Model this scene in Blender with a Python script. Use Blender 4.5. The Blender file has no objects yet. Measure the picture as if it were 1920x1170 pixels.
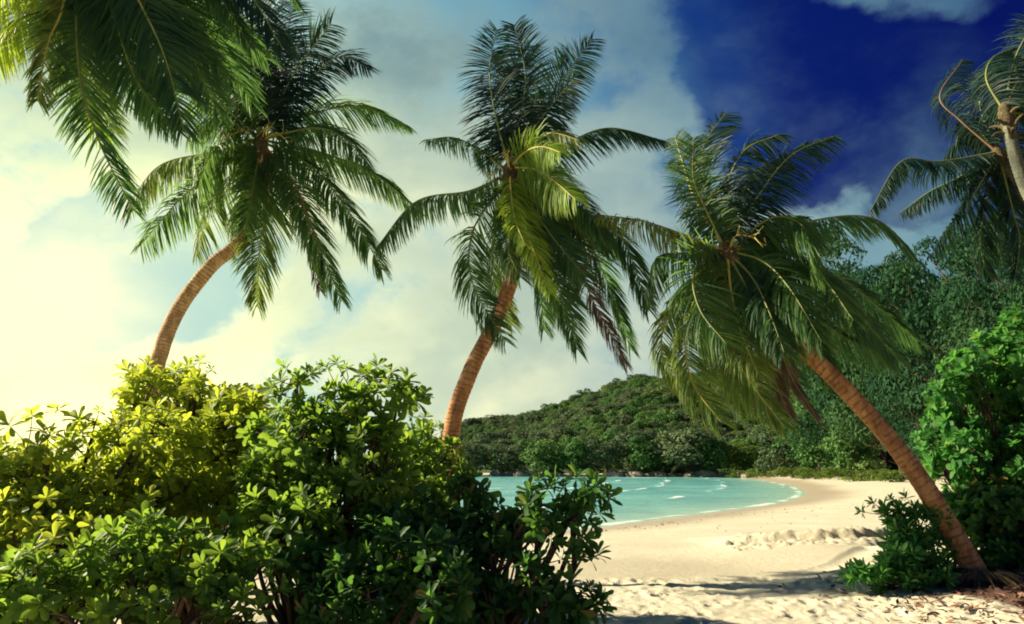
import bpy, math, random
import numpy as np
from mathutils import Vector, Matrix

rng = np.random.default_rng(11)
random.seed(11)
R = math.radians
scene = bpy.context.scene
COL = scene.collection

# ------------------------------------------------------------------ camera
CAM = np.array([0.0, 0.0, 1.6])
PITCH = R(12.6)
FPX = 1280.0
cam_d = bpy.data.cameras.new('camera')
cam = bpy.data.objects.new('camera', cam_d)
COL.objects.link(cam)
cam.location = CAM
cam.rotation_euler = (R(90) + PITCH, 0, 0)
cam_d.sensor_width = 36.0
cam_d.lens = 36.0 * FPX / 1920.0
cam_d.clip_start = 0.05
cam_d.clip_end = 6000
scene.camera = cam
CP, SP = math.cos(PITCH), math.sin(PITCH)


def pdir(u, v):
    a, b = (u - 960) / FPX, (585 - v) / FPX
    return np.array([a, CP - b * SP, SP + b * CP])


def pix(u, v, depth):
    """the point of the place seen at (u, v) of the photograph, `depth` metres in front of the camera"""
    d = pdir(u, v)
    return CAM + d * (depth / d[1])


def pixz(u, v, z):
    d = pdir(u, v)
    return CAM + d * ((z - CAM[2]) / d[2])


# ------------------------------------------------------------------ light
SUN_AZ, SUN_EL = R(-77), R(30)
SUN_DIR = np.array([math.sin(SUN_AZ) * math.cos(SUN_EL), math.cos(SUN_AZ) * math.cos(SUN_EL), math.sin(SUN_EL)])
EXPOSURE = 1.2
GAIN = 2 ** EXPOSURE
scene.view_settings.view_transform = 'Standard'
scene.view_settings.look = 'None'
scene.view_settings.exposure = EXPOSURE
scene.view_settings.gamma = 1.0
scene.view_settings.use_curve_mapping = False
scene.render.engine = 'CYCLES'
scene.cycles.max_bounces = 6
scene.cycles.diffuse_bounces = 3
scene.cycles.transmission_bounces = 4
scene.cycles.glossy_bounces = 2
scene.cycles.transparent_max_bounces = 4
scene.cycles.caustics_reflective = False
scene.cycles.caustics_refractive = False
scene.cycles.use_denoising = True
scene.cycles.filter_width = 1.9

sun_d = bpy.data.lights.new('sun', 'SUN')
sun_d.energy = 5.0
sun_d.angle = R(0.6)
sun_d.color = (1.0, 0.87, 0.62)
sun = bpy.data.objects.new('sun', sun_d)
COL.objects.link(sun)
sun.rotation_euler = Vector(-SUN_DIR).to_track_quat('-Z', 'Y').to_euler()
sun.location = (-30, 20, 30)

world = bpy.data.worlds.new('World')
scene.world = world
world.use_nodes = True
WT = world.node_tree
for n in list(WT.nodes):
    WT.nodes.remove(n)


class NT:
    """short hand for building node trees"""
    def __init__(s, tree): s.t = tree
    def n(s, typ, **kw):
        o = s.t.nodes.new(typ)
        for k, v in kw.items(): setattr(o, k, v)
        return o
    def put(s, sock, v):
        if isinstance(v, bpy.types.NodeSocket): s.t.links.new(v, sock)
        elif v is not None: sock.default_value = v
    def m(s, op, a, b=None, c=None, clamp=False):
        o = s.n('ShaderNodeMath', operation=op, use_clamp=clamp)
        for i, x in enumerate((a, b, c)): s.put(o.inputs[i], x)
        return o.outputs[0]
    def dot(s, a, b):
        o = s.n('ShaderNodeVectorMath', operation='DOT_PRODUCT')
        s.put(o.inputs[0], a); s.put(o.inputs[1], b)
        return o.outputs['Value']
    def vm(s, op, a, b):
        o = s.n('ShaderNodeVectorMath', operation=op)
        s.put(o.inputs[0], a); s.put(o.inputs[1], b)
        return o.outputs[0]
    def rng(s, v, a, b, c=0.0, d=1.0, smooth=True):
        o = s.n('ShaderNodeMapRange', interpolation_type='SMOOTHSTEP' if smooth else 'LINEAR')
        o.clamp = True
        for i, x in enumerate((v, a, b, c, d)): s.put(o.inputs[i], x)
        return o.outputs[0]
    def noise(s, vec, scale, detail=6.0, rough=0.55, dist=0.0):
        o = s.n('ShaderNodeTexNoise')
        s.put(o.inputs['Vector'], vec); o.inputs['Scale'].default_value = scale
        o.inputs['Detail'].default_value = detail; o.inputs['Roughness'].default_value = rough
        o.inputs['Distortion'].default_value = dist
        return o.outputs['Fac']
    def ramp(s, v, stops, interp='LINEAR'):
        o = s.n('ShaderNodeValToRGB'); cr = o.color_ramp; cr.interpolation = interp
        while len(cr.elements) < len(stops): cr.elements.new(0.5)
        for e, (p, c) in zip(cr.elements, stops):
            e.position = p; e.color = (c[0], c[1], c[2], 1)
        s.put(o.inputs[0], v)
        return o.outputs[0]
    def mix(s, f, a, b, blend='MIX'):
        o = s.n('ShaderNodeMix', data_type='RGBA', blend_type=blend)
        s.put(o.inputs[0], f)
        for sock, x in ((o.inputs[6], a), (o.inputs[7], b)):
            s.put(sock, (x[0], x[1], x[2], 1) if isinstance(x, tuple) else x)
        return o.outputs[2]


def build_sky():
    k = NT(WT)
    d = k.n('ShaderNodeTexCoord').outputs['Generated']
    unit = lambda u, v: tuple(pdir(u, v) / np.linalg.norm(pdir(u, v)))
    # angle (0..1 for 0..120 degrees) away from the glow set into the sky low at the left, apart from the sun
    ang = k.m('DIVIDE', k.m('ARCCOSINE', k.dot(d, unit(40, 660))), R(120.0))
    sep = k.n('ShaderNodeSeparateXYZ'); k.put(sep.inputs[0], d)
    elev = sep.outputs[2]
    # warped coordinates, clouds flattened towards the horizon
    stretch = k.vm('MULTIPLY', d, (1.0, 1.0, 1.5))
    wn = k.n('ShaderNodeTexNoise'); k.put(wn.inputs['Vector'], stretch)
    wn.inputs['Scale'].default_value = 3.2; wn.inputs['Detail'].default_value = 8; wn.inputs['Roughness'].default_value = .5
    wc = k.vm('SUBTRACT', wn.outputs['Color'], (0.5, 0.5, 0.5))
    warp = k.vm('ADD', stretch, k.vm('MULTIPLY', wc, (0.12, 0.12, 0.12)))
    n1 = k.noise(warp, 4.6, 10, 0.60)
    n2 = k.noise(k.vm('ADD', warp, (3.1, 1.7, 0.4)), 4.0, 7, 0.52)
    n3 = k.noise(k.vm('ADD', warp, (1.1, 5.7, 2.4)), 2.4, 9, 0.56)
    dwarp = k.vm('ADD', d, k.vm('MULTIPLY', wc, (0.34, 0.34, 0.34)))
    nz = k.n('ShaderNodeVectorMath', operation='NORMALIZE'); k.put(nz.inputs[0], dwarp); dwarp = nz.outputs[0]
    def lobe(u, v, w0, w1):
        c = k.dot(dwarp, unit(u, v))
        return k.rng(c, math.cos(R(w1)), math.cos(R(w0)))
    cover = k.m('MULTIPLY_ADD', n1, 3.0, -.80)
    for (u, v, w0, w1, amt) in ((1440, 80, 0, 10.5, -.80), (1650, 200, 0, 11.0, -.88), (1240, 60, 0, 9, .12), (1245, 350, 0, 4.2, -.60), (1500, 180, 0, 10, -.35),
                                (1540, 325, 0, 2.6, -.45), (1830, 180, 0, 10, -.60), (2100, 300, 4, 18, -.4),
                                (60, 430, 0, 10, -.95), (300, 480, 0, 9, -.75), (640, 620, 0, 5, -.22), (420, 540, 0, 6, -.10), (560, 560, 0, 8, .22), (740, 640, 0, 8, .25), (900, 90, 0, 9, -.15),
                                (1640, 440, 0, 9, .75), (1330, 470, 0, 7, .30), (1740, 20, 0, 12, .66), (1350, 190, 0, 5, .30), (1080, 240, 2, 14, .30), (1000, 660, 3, 14, .25),
                                (150, 200, 3, 14, .40), (150, 680, 3, 10, .4), (700, 330, 2, 12, .25)):
        cover = k.m('MULTIPLY_ADD', lobe(u, v, w0, w1), amt, cover)
    mask = k.m('POWER', k.rng(cover, 0.17, 0.94), 1.35)
    wisp = k.m('POWER', k.rng(n3, .38, .78), 1.4)
    mask = k.m('MAXIMUM', mask, k.m('MULTIPLY', wisp, 1.0))
    cloud = k.ramp(ang, [(0.0, (1.9, 1.7, .70)), (.10, (1.5, 1.42, .68)), (.18, (1.18, 1.15, .64)), (.26, (.96, .97, .60)), (.31, (.80, .84, .56)),
                         (.37, (.60, .69, .54)), (.45, (.38, .52, .48)), (.54, (.26, .43, .44)), (.64, (.07, .16, .28)), (1.0, (.07, .15, .27))], 'EASE')
    high = k.rng(elev, 0.20, 0.66, 1.0, 0.42)
    shade = k.m('MULTIPLY', k.rng(n2, 0.34, 0.66, 0.78, 1.12), high)
    thick = k.rng(cover, 0.5, 1.2, 1.06, 0.90)
    tone = k.m('MULTIPLY', shade, thick)
    cc = k.n('ShaderNodeCombineColor')          # thicker cloud turns cooler as well as darker
    for q, e in enumerate((1.45, 1.0, .55)): k.put(cc.inputs[q], k.m('POWER', tone, e))
    cloud = k.mix(1.0, cloud, cc.outputs[0], 'MULTIPLY')
    blue = k.ramp(ang, [(0.0, (1.15, 1.10, .66)), (.05, (.80, .92, .66)), (.10, (.54, .76, .63)), (.17, (.46, .70, .62)), (.26, (.38, .60, .58)),
                        (.35, (.17, .38, .47)), (.42, (.05, .17, .33)), (.465, (.006, .035, .19)), (.51, (.002, .010, .125)), (.62, (.001, .004, .095)), (1.0, (.004, .012, .13))], 'EASE')
    sky = k.n('ShaderNodeTexSky', sky_type='NISHITA')
    sky.sun_disc = False
    sky.sun_elevation = SUN_EL
    sky.sun_rotation = SUN_AZ
    air = k.mix(1.0, sky.outputs[0], (0.0006, 0.0015, 0.005), 'MULTIPLY')     # the clear air's own small share of light
    col = k.mix(mask, blue, cloud)
    col = k.mix(1.0, col, air, 'ADD')
    # below the horizon the sky is never seen, keep it dim like sand and sea in haze
    col = k.mix(k.rng(elev, -0.06, -0.005), (.20, .22, .17), col)
    bg = k.n('ShaderNodeBackground')
    k.put(bg.inputs[0], col)
    bg.inputs[1].default_value = 1.0 / GAIN
    out = k.n('ShaderNodeOutputWorld')
    WT.links.new(bg.outputs[0], out.inputs[0])


build_sky()

# ------------------------------------------------------------------ helpers
def mesh_np(name, V, F, mats, var=None, smooth=True, attrs=None):
    V = np.asarray(V, np.float32); F = np.asarray(F, np.int32)
    k = F.shape[1]
    me = bpy.data.meshes.new(name)
    me.vertices.add(len(V)); me.vertices.foreach_set('co', V.ravel())
    me.loops.add(F.size); me.loops.foreach_set('vertex_index', F.ravel())
    me.polygons.add(len(F))
    me.polygons.foreach_set('loop_start', np.arange(0, F.size, k, dtype=np.int32))
    me.polygons.foreach_set('loop_total', np.full(len(F), k, np.int32))
    me.polygons.foreach_set('use_smooth', np.full(len(F), smooth, bool))
    me.update(calc_edges=True)
    for m in (mats if isinstance(mats, (list, tuple)) else [mats]): me.materials.append(m)
    al = dict(attrs or {})
    if var is not None: al['var'] = var
    for nm, data in al.items():
        a = me.attributes.new(nm, 'FLOAT', 'POINT')
        a.data.foreach_set('value', np.asarray(data, np.float32).ravel())
    return me


def link(name, me, parent=None, mat=None):
    o = bpy.data.objects.new(name, me)
    COL.objects.link(o)
    if parent is not None: o.parent = parent
    if mat is not None: o.matrix_basis = mat
    return o


def tag(o, label=None, cat=None, group=None, kind=None):
    if label: o['label'] = label
    if cat: o['category'] = cat
    if group: o['group'] = group
    if kind: o['kind'] = kind
    return o


def thing(name, loc, label, cat, group=None):
    o = bpy.data.objects.new(name, None)
    o.empty_display_size = 0.2
    COL.objects.link(o)
    o.location = tuple(loc)
    return tag(o, label, cat, group)


def norm(a, axis=-1):
    return a / np.maximum(np.linalg.norm(a, axis=axis, keepdims=True), 1e-9)


def catmull(P, n):
    P = np.asarray(P, float)
    Q = np.vstack([2 * P[0] - P[1], P, 2 * P[-1] - P[-2]])
    ts = np.linspace(0, len(P) - 1 - 1e-6, n)
    i = ts.astype(int); t = (ts - i)[:, None]
    a, b, c, d = Q[i], Q[i + 1], Q[i + 2], Q[i + 3]
    return .5 * (2 * b + (c - a) * t + (2 * a - 5 * b + 4 * c - d) * t ** 2 + (3 * b - a - 3 * c + d) * t ** 3)


def tube(P, rad, sides=6, cap=True):
    """swept tube along points P with radii rad"""
    P = np.asarray(P, float); n = len(P)
    T = norm(np.gradient(P, axis=0))
    ref = np.array([0.31, 0.92, 0.21]) if abs(T[0] @ np.array([0.31, 0.92, 0.21])) < .9 else np.array([1., 0, 0])
    A = np.zeros_like(P); a = norm(np.cross(T[0], ref))
    for i in range(n):
        a = a - T[i] * (a @ T[i]); a = a / max(np.linalg.norm(a), 1e-9); A[i] = a
    B = np.cross(T, A)
    th = np.linspace(0, 2 * np.pi, sides, endpoint=False)
    rad = np.asarray(rad, float)
    if rad.ndim == 1: rad = np.repeat(rad[:, None], sides, 1)
    V = P[:, None] + rad[..., None] * (np.cos(th)[None, :, None] * A[:, None] + np.sin(th)[None, :, None] * B[:, None])
    i, j = np.meshgrid(np.arange(n - 1), np.arange(sides), indexing='ij')
    F = np.stack([i * sides + j, i * sides + (j + 1) % sides, (i + 1) * sides + (j + 1) % sides, (i + 1) * sides + j], -1).reshape(-1, 4)
    V = V.reshape(-1, 3)
    if cap:
        V = np.vstack([V, P[-1] + T[-1] * rad[-1].mean() * .5])
        c = len(V) - 1; b = (n - 1) * sides
        js = np.arange(0, sides, 2)
        F = np.vstack([F, np.stack([b + js, b + (js + 1) % sides, b + (js + 2) % sides, np.full_like(js, c)], -1)])
    return V, F


class Acc:
    """collects quads for one mesh"""
    def __init__(s): s.V, s.F, s.A, s.n = [], [], [], 0
    def add(s, V, F, var=0.5):
        s.V.append(V); s.F.append(np.asarray(F) + s.n); s.n += len(V)
        s.A.append(np.full(len(V), var) if np.isscalar(var) else np.asarray(var))
    def mesh(s, name, mat, origin=(0, 0, 0), smooth=True):
        return mesh_np(name, np.vstack(s.V) - np.asarray(origin), np.vstack(s.F), mat, np.concatenate(s.A), smooth)


def instances(V, F, var, M, pos, dv=None):
    """copies of a template joined in arrays: M (N,3,3), pos (N,3)"""
    N, n = len(pos), len(V)
    W = np.einsum('nij,vj->nvi', M, V) + pos[:, None]
    FF = (F[None] + (np.arange(N) * n)[:, None, None]).reshape(-1, F.shape[1])
    vv = np.tile(var, (N, 1)) + (0 if dv is None else dv[:, None])
    return W.reshape(-1, 3), FF, vv.ravel()


def frames(nrm, spin, scale):
    """rotation matrices whose local Z is nrm"""
    z = norm(np.asarray(nrm, float))
    ref = np.where(np.abs(z[:, 2:3]) > .95, np.array([[1., 0, 0]]), np.array([[0, 0, 1.]]))
    x = norm(np.cross(ref, z)); y = np.cross(z, x)
    c, s = np.cos(spin)[:, None], np.sin(spin)[:, None]
    X, Y = x * c + y * s, -x * s + y * c
    return np.stack([X, Y, z], -1) * np.asarray(scale).reshape(-1, 1, 1)


def vnoise(x, y, scale, seed=0, octv=4, rough=.5):
    """value noise on the plane, 0..1"""
    x = np.asarray(x, float) / scale; y = np.asarray(y, float) / scale
    r = np.random.default_rng(1000 + seed)
    tab = r.random((256, 256))
    tot = np.zeros(np.broadcast(x, y).shape); amp = 1.; s = 0.
    for o in range(octv):
        xi, yi = np.floor(x).astype(int), np.floor(y).astype(int)
        fx, fy = x - xi, y - yi
        fx, fy = fx * fx * (3 - 2 * fx), fy * fy * (3 - 2 * fy)
        g = lambda a, b: tab[(a + 37 * o) % 256, (b + 91 * o) % 256]
        tot += amp * ((g(xi, yi) * (1 - fx) + g(xi + 1, yi) * fx) * (1 - fy) + (g(xi, yi + 1) * (1 - fx) + g(xi + 1, yi + 1) * fx) * fy)
        s += amp; amp *= rough; x = x * 2.03; y = y * 2.03
    return tot / s


def sstep(x, a, b):
    t = np.clip((x - a) / (b - a), 0, 1)
    return t * t * (3 - 2 * t)


# ------------------------------------------------------------------ materials
def new_mat(name):
    m = bpy.data.materials.new(name); m.use_nodes = True
    t = m.node_tree
    for n in list(t.nodes): t.nodes.remove(n)
    k = NT(t)
    out = k.n('ShaderNodeOutputMaterial')
    return m, k, out


def attr(k, name):
    return k.n('ShaderNodeAttribute', attribute_name=name).outputs['Fac']


def leaf_mat(name, stops, trans, tmul=1.0, rough=.42, spec=.4, tfac=.4, vein=None):
    """leaf: glossy skin over a body that lets some light through; colour varies leaf by leaf"""
    m, k, out = new_mat(name)
    pos = k.n('ShaderNodeNewGeometry').outputs['Position']
    v = k.m('ADD', attr(k, 'var'), k.m('MULTIPLY_ADD', k.noise(pos, 3.0, 3), .5, -.25), clamp=True)
    oi = k.n('ShaderNodeObjectInfo').outputs['Random']
    v = k.m('ADD', v, k.m('MULTIPLY_ADD', oi, .3, -.15), clamp=True)
    col = k.ramp(v, stops)
    p = k.n('ShaderNodeBsdfPrincipled')
    k.put(p.inputs['Base Color'], col)
    p.inputs['Roughness'].default_value = rough
    p.inputs['Specular IOR Level'].default_value = spec
    tr = k.n('ShaderNodeBsdfTranslucent')
    k.put(tr.inputs[0], k.mix(1.0, k.mix(.5, col, trans), (tmul, tmul, tmul), 'MULTIPLY'))
    mx = k.n('ShaderNodeMixShader'); mx.inputs[0].default_value = tfac
    k.t.links.new(p.outputs[0], mx.inputs[1]); k.t.links.new(tr.outputs[0], mx.inputs[2])
    k.t.links.new(mx.outputs[0], out.inputs[0])
    return m


M = {}
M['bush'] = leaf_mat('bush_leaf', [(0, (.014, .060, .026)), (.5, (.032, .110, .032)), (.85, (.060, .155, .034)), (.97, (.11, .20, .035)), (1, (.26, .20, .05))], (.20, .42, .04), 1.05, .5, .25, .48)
M['bush_half_glow'] = leaf_mat('half_glow_leaf', [(0, (.030, .095, .026)), (.5, (.075, .175, .034)), (.9, (.15, .25, .040)), (1, (.30, .27, .05))], (.40, .58, .04), 1.3, .5, .25, .50)  # weaker glow put into the leaf colour, grading towards the plain shrubs
M['bush_glow'] = leaf_mat('glow_leaf', [(0, (.060, .140, .024)), (.5, (.15, .25, .034)), (.9, (.28, .35, .05)), (1, (.40, .36, .07))], (.66, .72, .04), 1.3, .5, .25, .55)  # left-hand glow over the shrubs put into the leaf colour
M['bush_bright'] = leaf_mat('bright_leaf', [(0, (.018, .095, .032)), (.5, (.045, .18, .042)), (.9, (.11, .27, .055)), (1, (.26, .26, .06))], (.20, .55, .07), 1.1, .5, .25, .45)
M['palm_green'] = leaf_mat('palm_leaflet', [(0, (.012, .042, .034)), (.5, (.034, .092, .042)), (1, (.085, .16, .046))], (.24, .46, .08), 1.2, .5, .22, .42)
M['palm_dark'] = leaf_mat('palm_leaflet_shade', [(0, (.005, .018, .022)), (.5, (.012, .038, .030)), (1, (.035, .075, .036))], (.08, .20, .06), 1.0, .5, .2, .34)  # silhouette darkness of upper and corner fronds put into the leaflet colour
M['palm_light'] = leaf_mat('palm_leaflet_glow', [(0, (.024, .072, .030)), (.5, (.056, .138, .042)), (1, (.13, .215, .05))], (.30, .50, .09), 1.15, .5, .22, .48)  # glow on the left palm and lit front fronds put into the leaflet colour
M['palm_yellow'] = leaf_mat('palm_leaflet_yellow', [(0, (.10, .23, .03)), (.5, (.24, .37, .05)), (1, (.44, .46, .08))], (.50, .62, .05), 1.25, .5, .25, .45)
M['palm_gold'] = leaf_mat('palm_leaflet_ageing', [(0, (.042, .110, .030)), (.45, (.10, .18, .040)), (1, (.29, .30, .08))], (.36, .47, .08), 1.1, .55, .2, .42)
M['palm_brown'] = leaf_mat('palm_leaflet_dead', [(0, (.06, .048, .042)), (.5, (.135, .105, .080)), (1, (.25, .19, .125))], (.20, .14, .08), 1.0, .7, .15, .25)
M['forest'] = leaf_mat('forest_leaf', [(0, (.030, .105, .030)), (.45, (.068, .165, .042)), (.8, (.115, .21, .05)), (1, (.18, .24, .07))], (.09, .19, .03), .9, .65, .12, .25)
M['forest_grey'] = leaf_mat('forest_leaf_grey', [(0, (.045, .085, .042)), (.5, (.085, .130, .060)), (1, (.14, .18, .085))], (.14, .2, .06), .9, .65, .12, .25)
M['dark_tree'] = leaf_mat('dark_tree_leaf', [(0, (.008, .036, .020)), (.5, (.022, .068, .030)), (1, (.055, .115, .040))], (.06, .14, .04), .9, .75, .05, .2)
M['shore_shrub'] = leaf_mat('shore_shrub_leaf', [(0, (.035, .10, .02)), (.5, (.085, .17, .03)), (1, (.18, .24, .05))], (.3, .34, .04), 1.0, .6, .2, .35)


def rachis_mat(name, c0, c1):
    m, k, out = new_mat(name)
    pos = k.n('ShaderNodeNewGeometry').outputs['Position']
    p = k.n('ShaderNodeBsdfPrincipled')
    k.put(p.inputs['Base Color'], k.mix(k.noise(pos, 6, 4), c0, c1))
    p.inputs['Roughness'].default_value = .62
    k.t.links.new(p.outputs[0], out.inputs[0])
    return m


M['rachis'] = rachis_mat('frond_midrib', (.10, .15, .03), (.26, .27, .06))
M['rachis_yellow'] = rachis_mat('frond_midrib_yellow', (.40, .36, .06), (.58, .46, .10))
M['rachis_brown'] = rachis_mat('frond_midrib_brown', (.16, .09, .05), (.40, .22, .10))


def bark_mat(name, c0, c1, c2, scale=9, bump=.5):
    m, k, out = new_mat(name)
    pos = k.n('ShaderNodeNewGeometry').outputs['Position']
    st = k.vm('MULTIPLY', pos, (1, 1, .35))
    n1 = k.noise(st, scale, 8, .65); n2 = k.noise(pos, 2.3, 4)
    col = k.ramp(n1, [(.25, c0), (.5, c1), (.72, c2)])
    col = k.mix(k.rng(n2, .45, .7, 0, .5), col, c0)
    n5 = k.noise(pos, 4.0, 6, .7)
    col = k.mix(k.rng(n5, .58, .72, 0, .45), col, (c2[0] * .95, c2[1] * 1.1, c2[2] * 1.3))     # pale lichen patches
    col = k.mix(k.rng(attr(k, 'var'), 0, 1, 0, .75), col, c0)      # leaf scars hold dirt
    p = k.n('ShaderNodeBsdfPrincipled')
    k.put(p.inputs['Base Color'], col); p.inputs['Roughness'].default_value = .85
    p.inputs['Specular IOR Level'].default_value = .2
    b = k.n('ShaderNodeBump'); b.inputs['Strength'].default_value = bump; b.inputs['Distance'].default_value = .03
    k.put(b.inputs['Height'], k.noise(st, scale * 4, 8, .7)); k.t.links.new(b.outputs[0], p.inputs['Normal'])
    k.t.links.new(p.outputs[0], out.inputs[0])
    return m


M['trunk'] = bark_mat('palm_bark', (.14, .066, .034), (.48, .235, .095), (.68, .39, .19))
M['trunk_glow'] = bark_mat('palm_bark_glow', (.16, .10, .05), (.50, .32, .15), (.68, .49, .28))  # left palm's bark, the glow on its trunk put into the colour
M['trunk_grey'] = bark_mat('palm_bark_grey', (.05, .055, .045), (.13, .14, .10), (.26, .27, .19))
M['fibre'] = bark_mat('palm_fibre', (.04, .032, .02), (.12, .09, .045), (.25, .19, .10), 14, .8)
M['wood'] = bark_mat('shrub_wood', (.035, .024, .02), (.10, .065, .045), (.20, .14, .10), 14)


def sand_mat():
    m, k, out = new_mat('sand')
    pos = k.n('ShaderNodeNewGeometry').outputs['Position']
    n1, n2, n3 = k.noise(pos, .6, 5), k.noise(pos, 9, 6, .65), k.noise(pos, 140, 3, .7)
    col = k.ramp(k.m('ADD', k.m('MULTIPLY', n1, .6), k.m('MULTIPLY', n2, .4)), [(.3, (.47, .425, .30)), (.5, (.565, .52, .385)), (.7, (.63, .585, .455))])
    col = k.mix(k.rng(n3, .62, .8, 0, .5), col, (.30, .23, .16))
    col = k.mix(k.m('MULTIPLY', attr(k, 'wet'), .72), col, (.30, .235, .16))
    n4 = k.noise(pos, 22, 7, .7)
    soil = k.ramp(n4, [(.3, (.035, .02, .016)), (.55, (.10, .05, .035)), (.75, (.24, .15, .10))])
    sf = k.rng(k.m('ADD', attr(k, 'soil'), k.m('MULTIPLY_ADD', n2, .8, -.4)), .3, .7)
    col = k.mix(sf, col, soil)
    lf = k.rng(k.m('ADD', attr(k, 'land'), k.m('MULTIPLY_ADD', n1, .6, -.3)), .35, .65)
    col = k.mix(lf, col, (.045, .07, .025))
    p = k.n('ShaderNodeBsdfPrincipled')
    k.put(p.inputs['Base Color'], col)
    k.put(p.inputs['Roughness'], k.rng(attr(k, 'wet'), 0, 1, .92, .45))
    p.inputs['Specular IOR Level'].default_value = .25
    b = k.n('ShaderNodeBump'); b.inputs['Strength'].default_value = .8; b.inputs['Distance'].default_value = .03
    k.put(b.inputs['Height'], k.m('ADD', n2, k.m('MULTIPLY', n3, .25))); k.t.links.new(b.outputs[0], p.inputs['Normal'])
    k.t.links.new(p.outputs[0], out.inputs[0])
    return m


def sea_mat():
    m, k, out = new_mat('sea_water')
    pos = k.n('ShaderNodeNewGeometry').outputs['Position']
    sx = k.vm('MULTIPLY', pos, (.35, 1.0, 1.0))
    n1 = k.noise(sx, .16, 5, .6); n2 = k.noise(sx, 1.1, 6, .6); n3 = k.noise(sx, .5, 6, .65)
    deep = k.ramp(n1, [(.3, (.055, .27, .28)), (.5, (.12, .39, .38)), (.7, (.22, .50, .46))])
    col = k.mix(attr(k, 'shallow'), deep, (.42, .60, .47))
    fo = k.rng(k.m('ADD', attr(k, 'foam'), k.m('MULTIPLY_ADD', n3, 1.3, -.65)), .46, .95)
    col = k.mix(fo, col, (.80, .82, .76))
    p = k.n('ShaderNodeBsdfPrincipled')
    k.put(p.inputs['Base Color'], col)
    k.put(p.inputs['Roughness'], k.rng(fo, 0, 1, .18, .7))
    p.inputs['IOR'].default_value = 1.33
    p.inputs['Specular IOR Level'].default_value = .32
    b = k.n('ShaderNodeBump'); b.inputs['Strength'].default_value = .9; b.inputs['Distance'].default_value = .22
    k.put(b.inputs['Height'], k.m('ADD', n2, k.m('MULTIPLY', n3, 1.0))); k.t.links.new(b.outputs[0], p.inputs['Normal'])
    k.t.links.new(p.outputs[0], out.inputs[0])
    return m


def rock_mat():
    m, k, out = new_mat('granite')
    pos = k.n('ShaderNodeNewGeometry').outputs['Position']
    n1 = k.noise(pos, .8, 7, .6)
    p = k.n('ShaderNodeBsdfPrincipled')
    k.put(p.inputs['Base Color'], k.ramp(n1, [(.3, (.18, .13, .10)), (.5, (.36, .27, .20)), (.7, (.52, .41, .31))]))
    p.inputs['Roughness'].default_value = .9
    k.t.links.new(p.outputs[0], out.inputs[0])
    return m


def plain_mat(name, c0, c1, scale=8, rough=.8):
    m, k, out = new_mat(name)
    pos = k.n('ShaderNodeNewGeometry').outputs['Position']
    p = k.n('ShaderNodeBsdfPrincipled')
    v = k.m('ADD', k.m('MULTIPLY', attr(k, 'var'), .7), k.m('MULTIPLY', k.noise(pos, scale, 5), .3))
    k.put(p.inputs['Base Color'], k.ramp(v, [(.1, c0), (.9, c1)]))
    p.inputs['Roughness'].default_value = rough
    k.t.links.new(p.outputs[0], out.inputs[0])
    return m


M['sand'] = sand_mat(); M['sea'] = sea_mat(); M['rock'] = rock_mat()
M['litter'] = plain_mat('dead_leaf', (.05, .025, .02), (.30, .16, .09))
M['weed'] = plain_mat('seaweed', (.04, .03, .02), (.16, .11, .07))
M['hill'] = plain_mat('hill_soil', (.03, .06, .02), (.05, .08, .025), .05, .95)

# ------------------------------------------------------------------ terrain
SEA_Z = -0.6
shore_px = [(1000, 1003), (1110, 991), (1180, 982), (1260, 971), (1340, 961), (1420, 951), (1475, 942), (1505, 932), (1512, 924), (1498, 914), (1465, 906), (1420, 899), (1372, 894)]
shore = [pixz(u, v, SEA_Z)[:2] for u, v in shore_px]
shore = [np.array([-2500., -300.]), np.array([-300., 4.]), np.array([-60., 15.]), np.array([-18., 20.])] + shore
last = shore[-1]
shore += [np.array(q) for q in ((last[0] - 4, 127.), (24, 129), (10, 133), (-3, 136), (-14, 141), (-24, 150), (-30, 175), (-40, 260), (-80, 600), (-400, 1500), (-2500, 2500))]
SH = np.array(shore)


def shore_dist(x, y):
    """signed distance to the waterline, positive on land"""
    P = np.stack([np.ravel(x), np.ravel(y)], -1)
    best = np.full(len(P), 1e18); inside = np.zeros(len(P), bool)
    poly = np.vstack([SH, [[-2500., 2500.]]])
    n = len(poly)
    for i in range(n):
        a, b = poly[i], poly[(i + 1) % n]
        if i < len(SH) - 1:
            ab = b - a; t = np.clip(((P - a) @ ab) / max(ab @ ab, 1e-9), 0, 1)
            best = np.minimum(best, np.sum((P - a - t[:, None] * ab) ** 2, 1))
        cond = (a[1] > P[:, 1]) != (b[1] > P[:, 1])
        xi = (b[0] - a[0]) * (P[:, 1] - a[1]) / (b[1] - a[1] + 1e-12) + a[0]
        inside ^= cond & (P[:, 0] < xi)
    return (np.sqrt(best) * np.where(inside, -1, 1)).reshape(np.shape(x))


step_px = np.array([(900, 1082), (1090, 1081), (1250, 1081), (1400, 1078), (1500, 1074), (1560, 1066), (1600, 1050), (1650, 1030)])
step_xy = np.array([pixz(u, v, 0.0)[:2] for u, v in step_px])

foot = np.random.default_rng(5)
FT = []
while len(FT) < 900:
    x, y = foot.uniform(-3, 7), foot.uniform(5.2, 11.2)
    FT.append((x, y, foot.uniform(0, np.pi), foot.uniform(.07, .14), foot.uniform(.04, .065), foot.uniform(.012, .042)))
LUMPS = [(foot.uniform(4.3, 8.2), foot.normal(-.1, .34), foot.uniform(.04, .11), foot.uniform(.015, .075)) for _ in range(330)]


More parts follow.
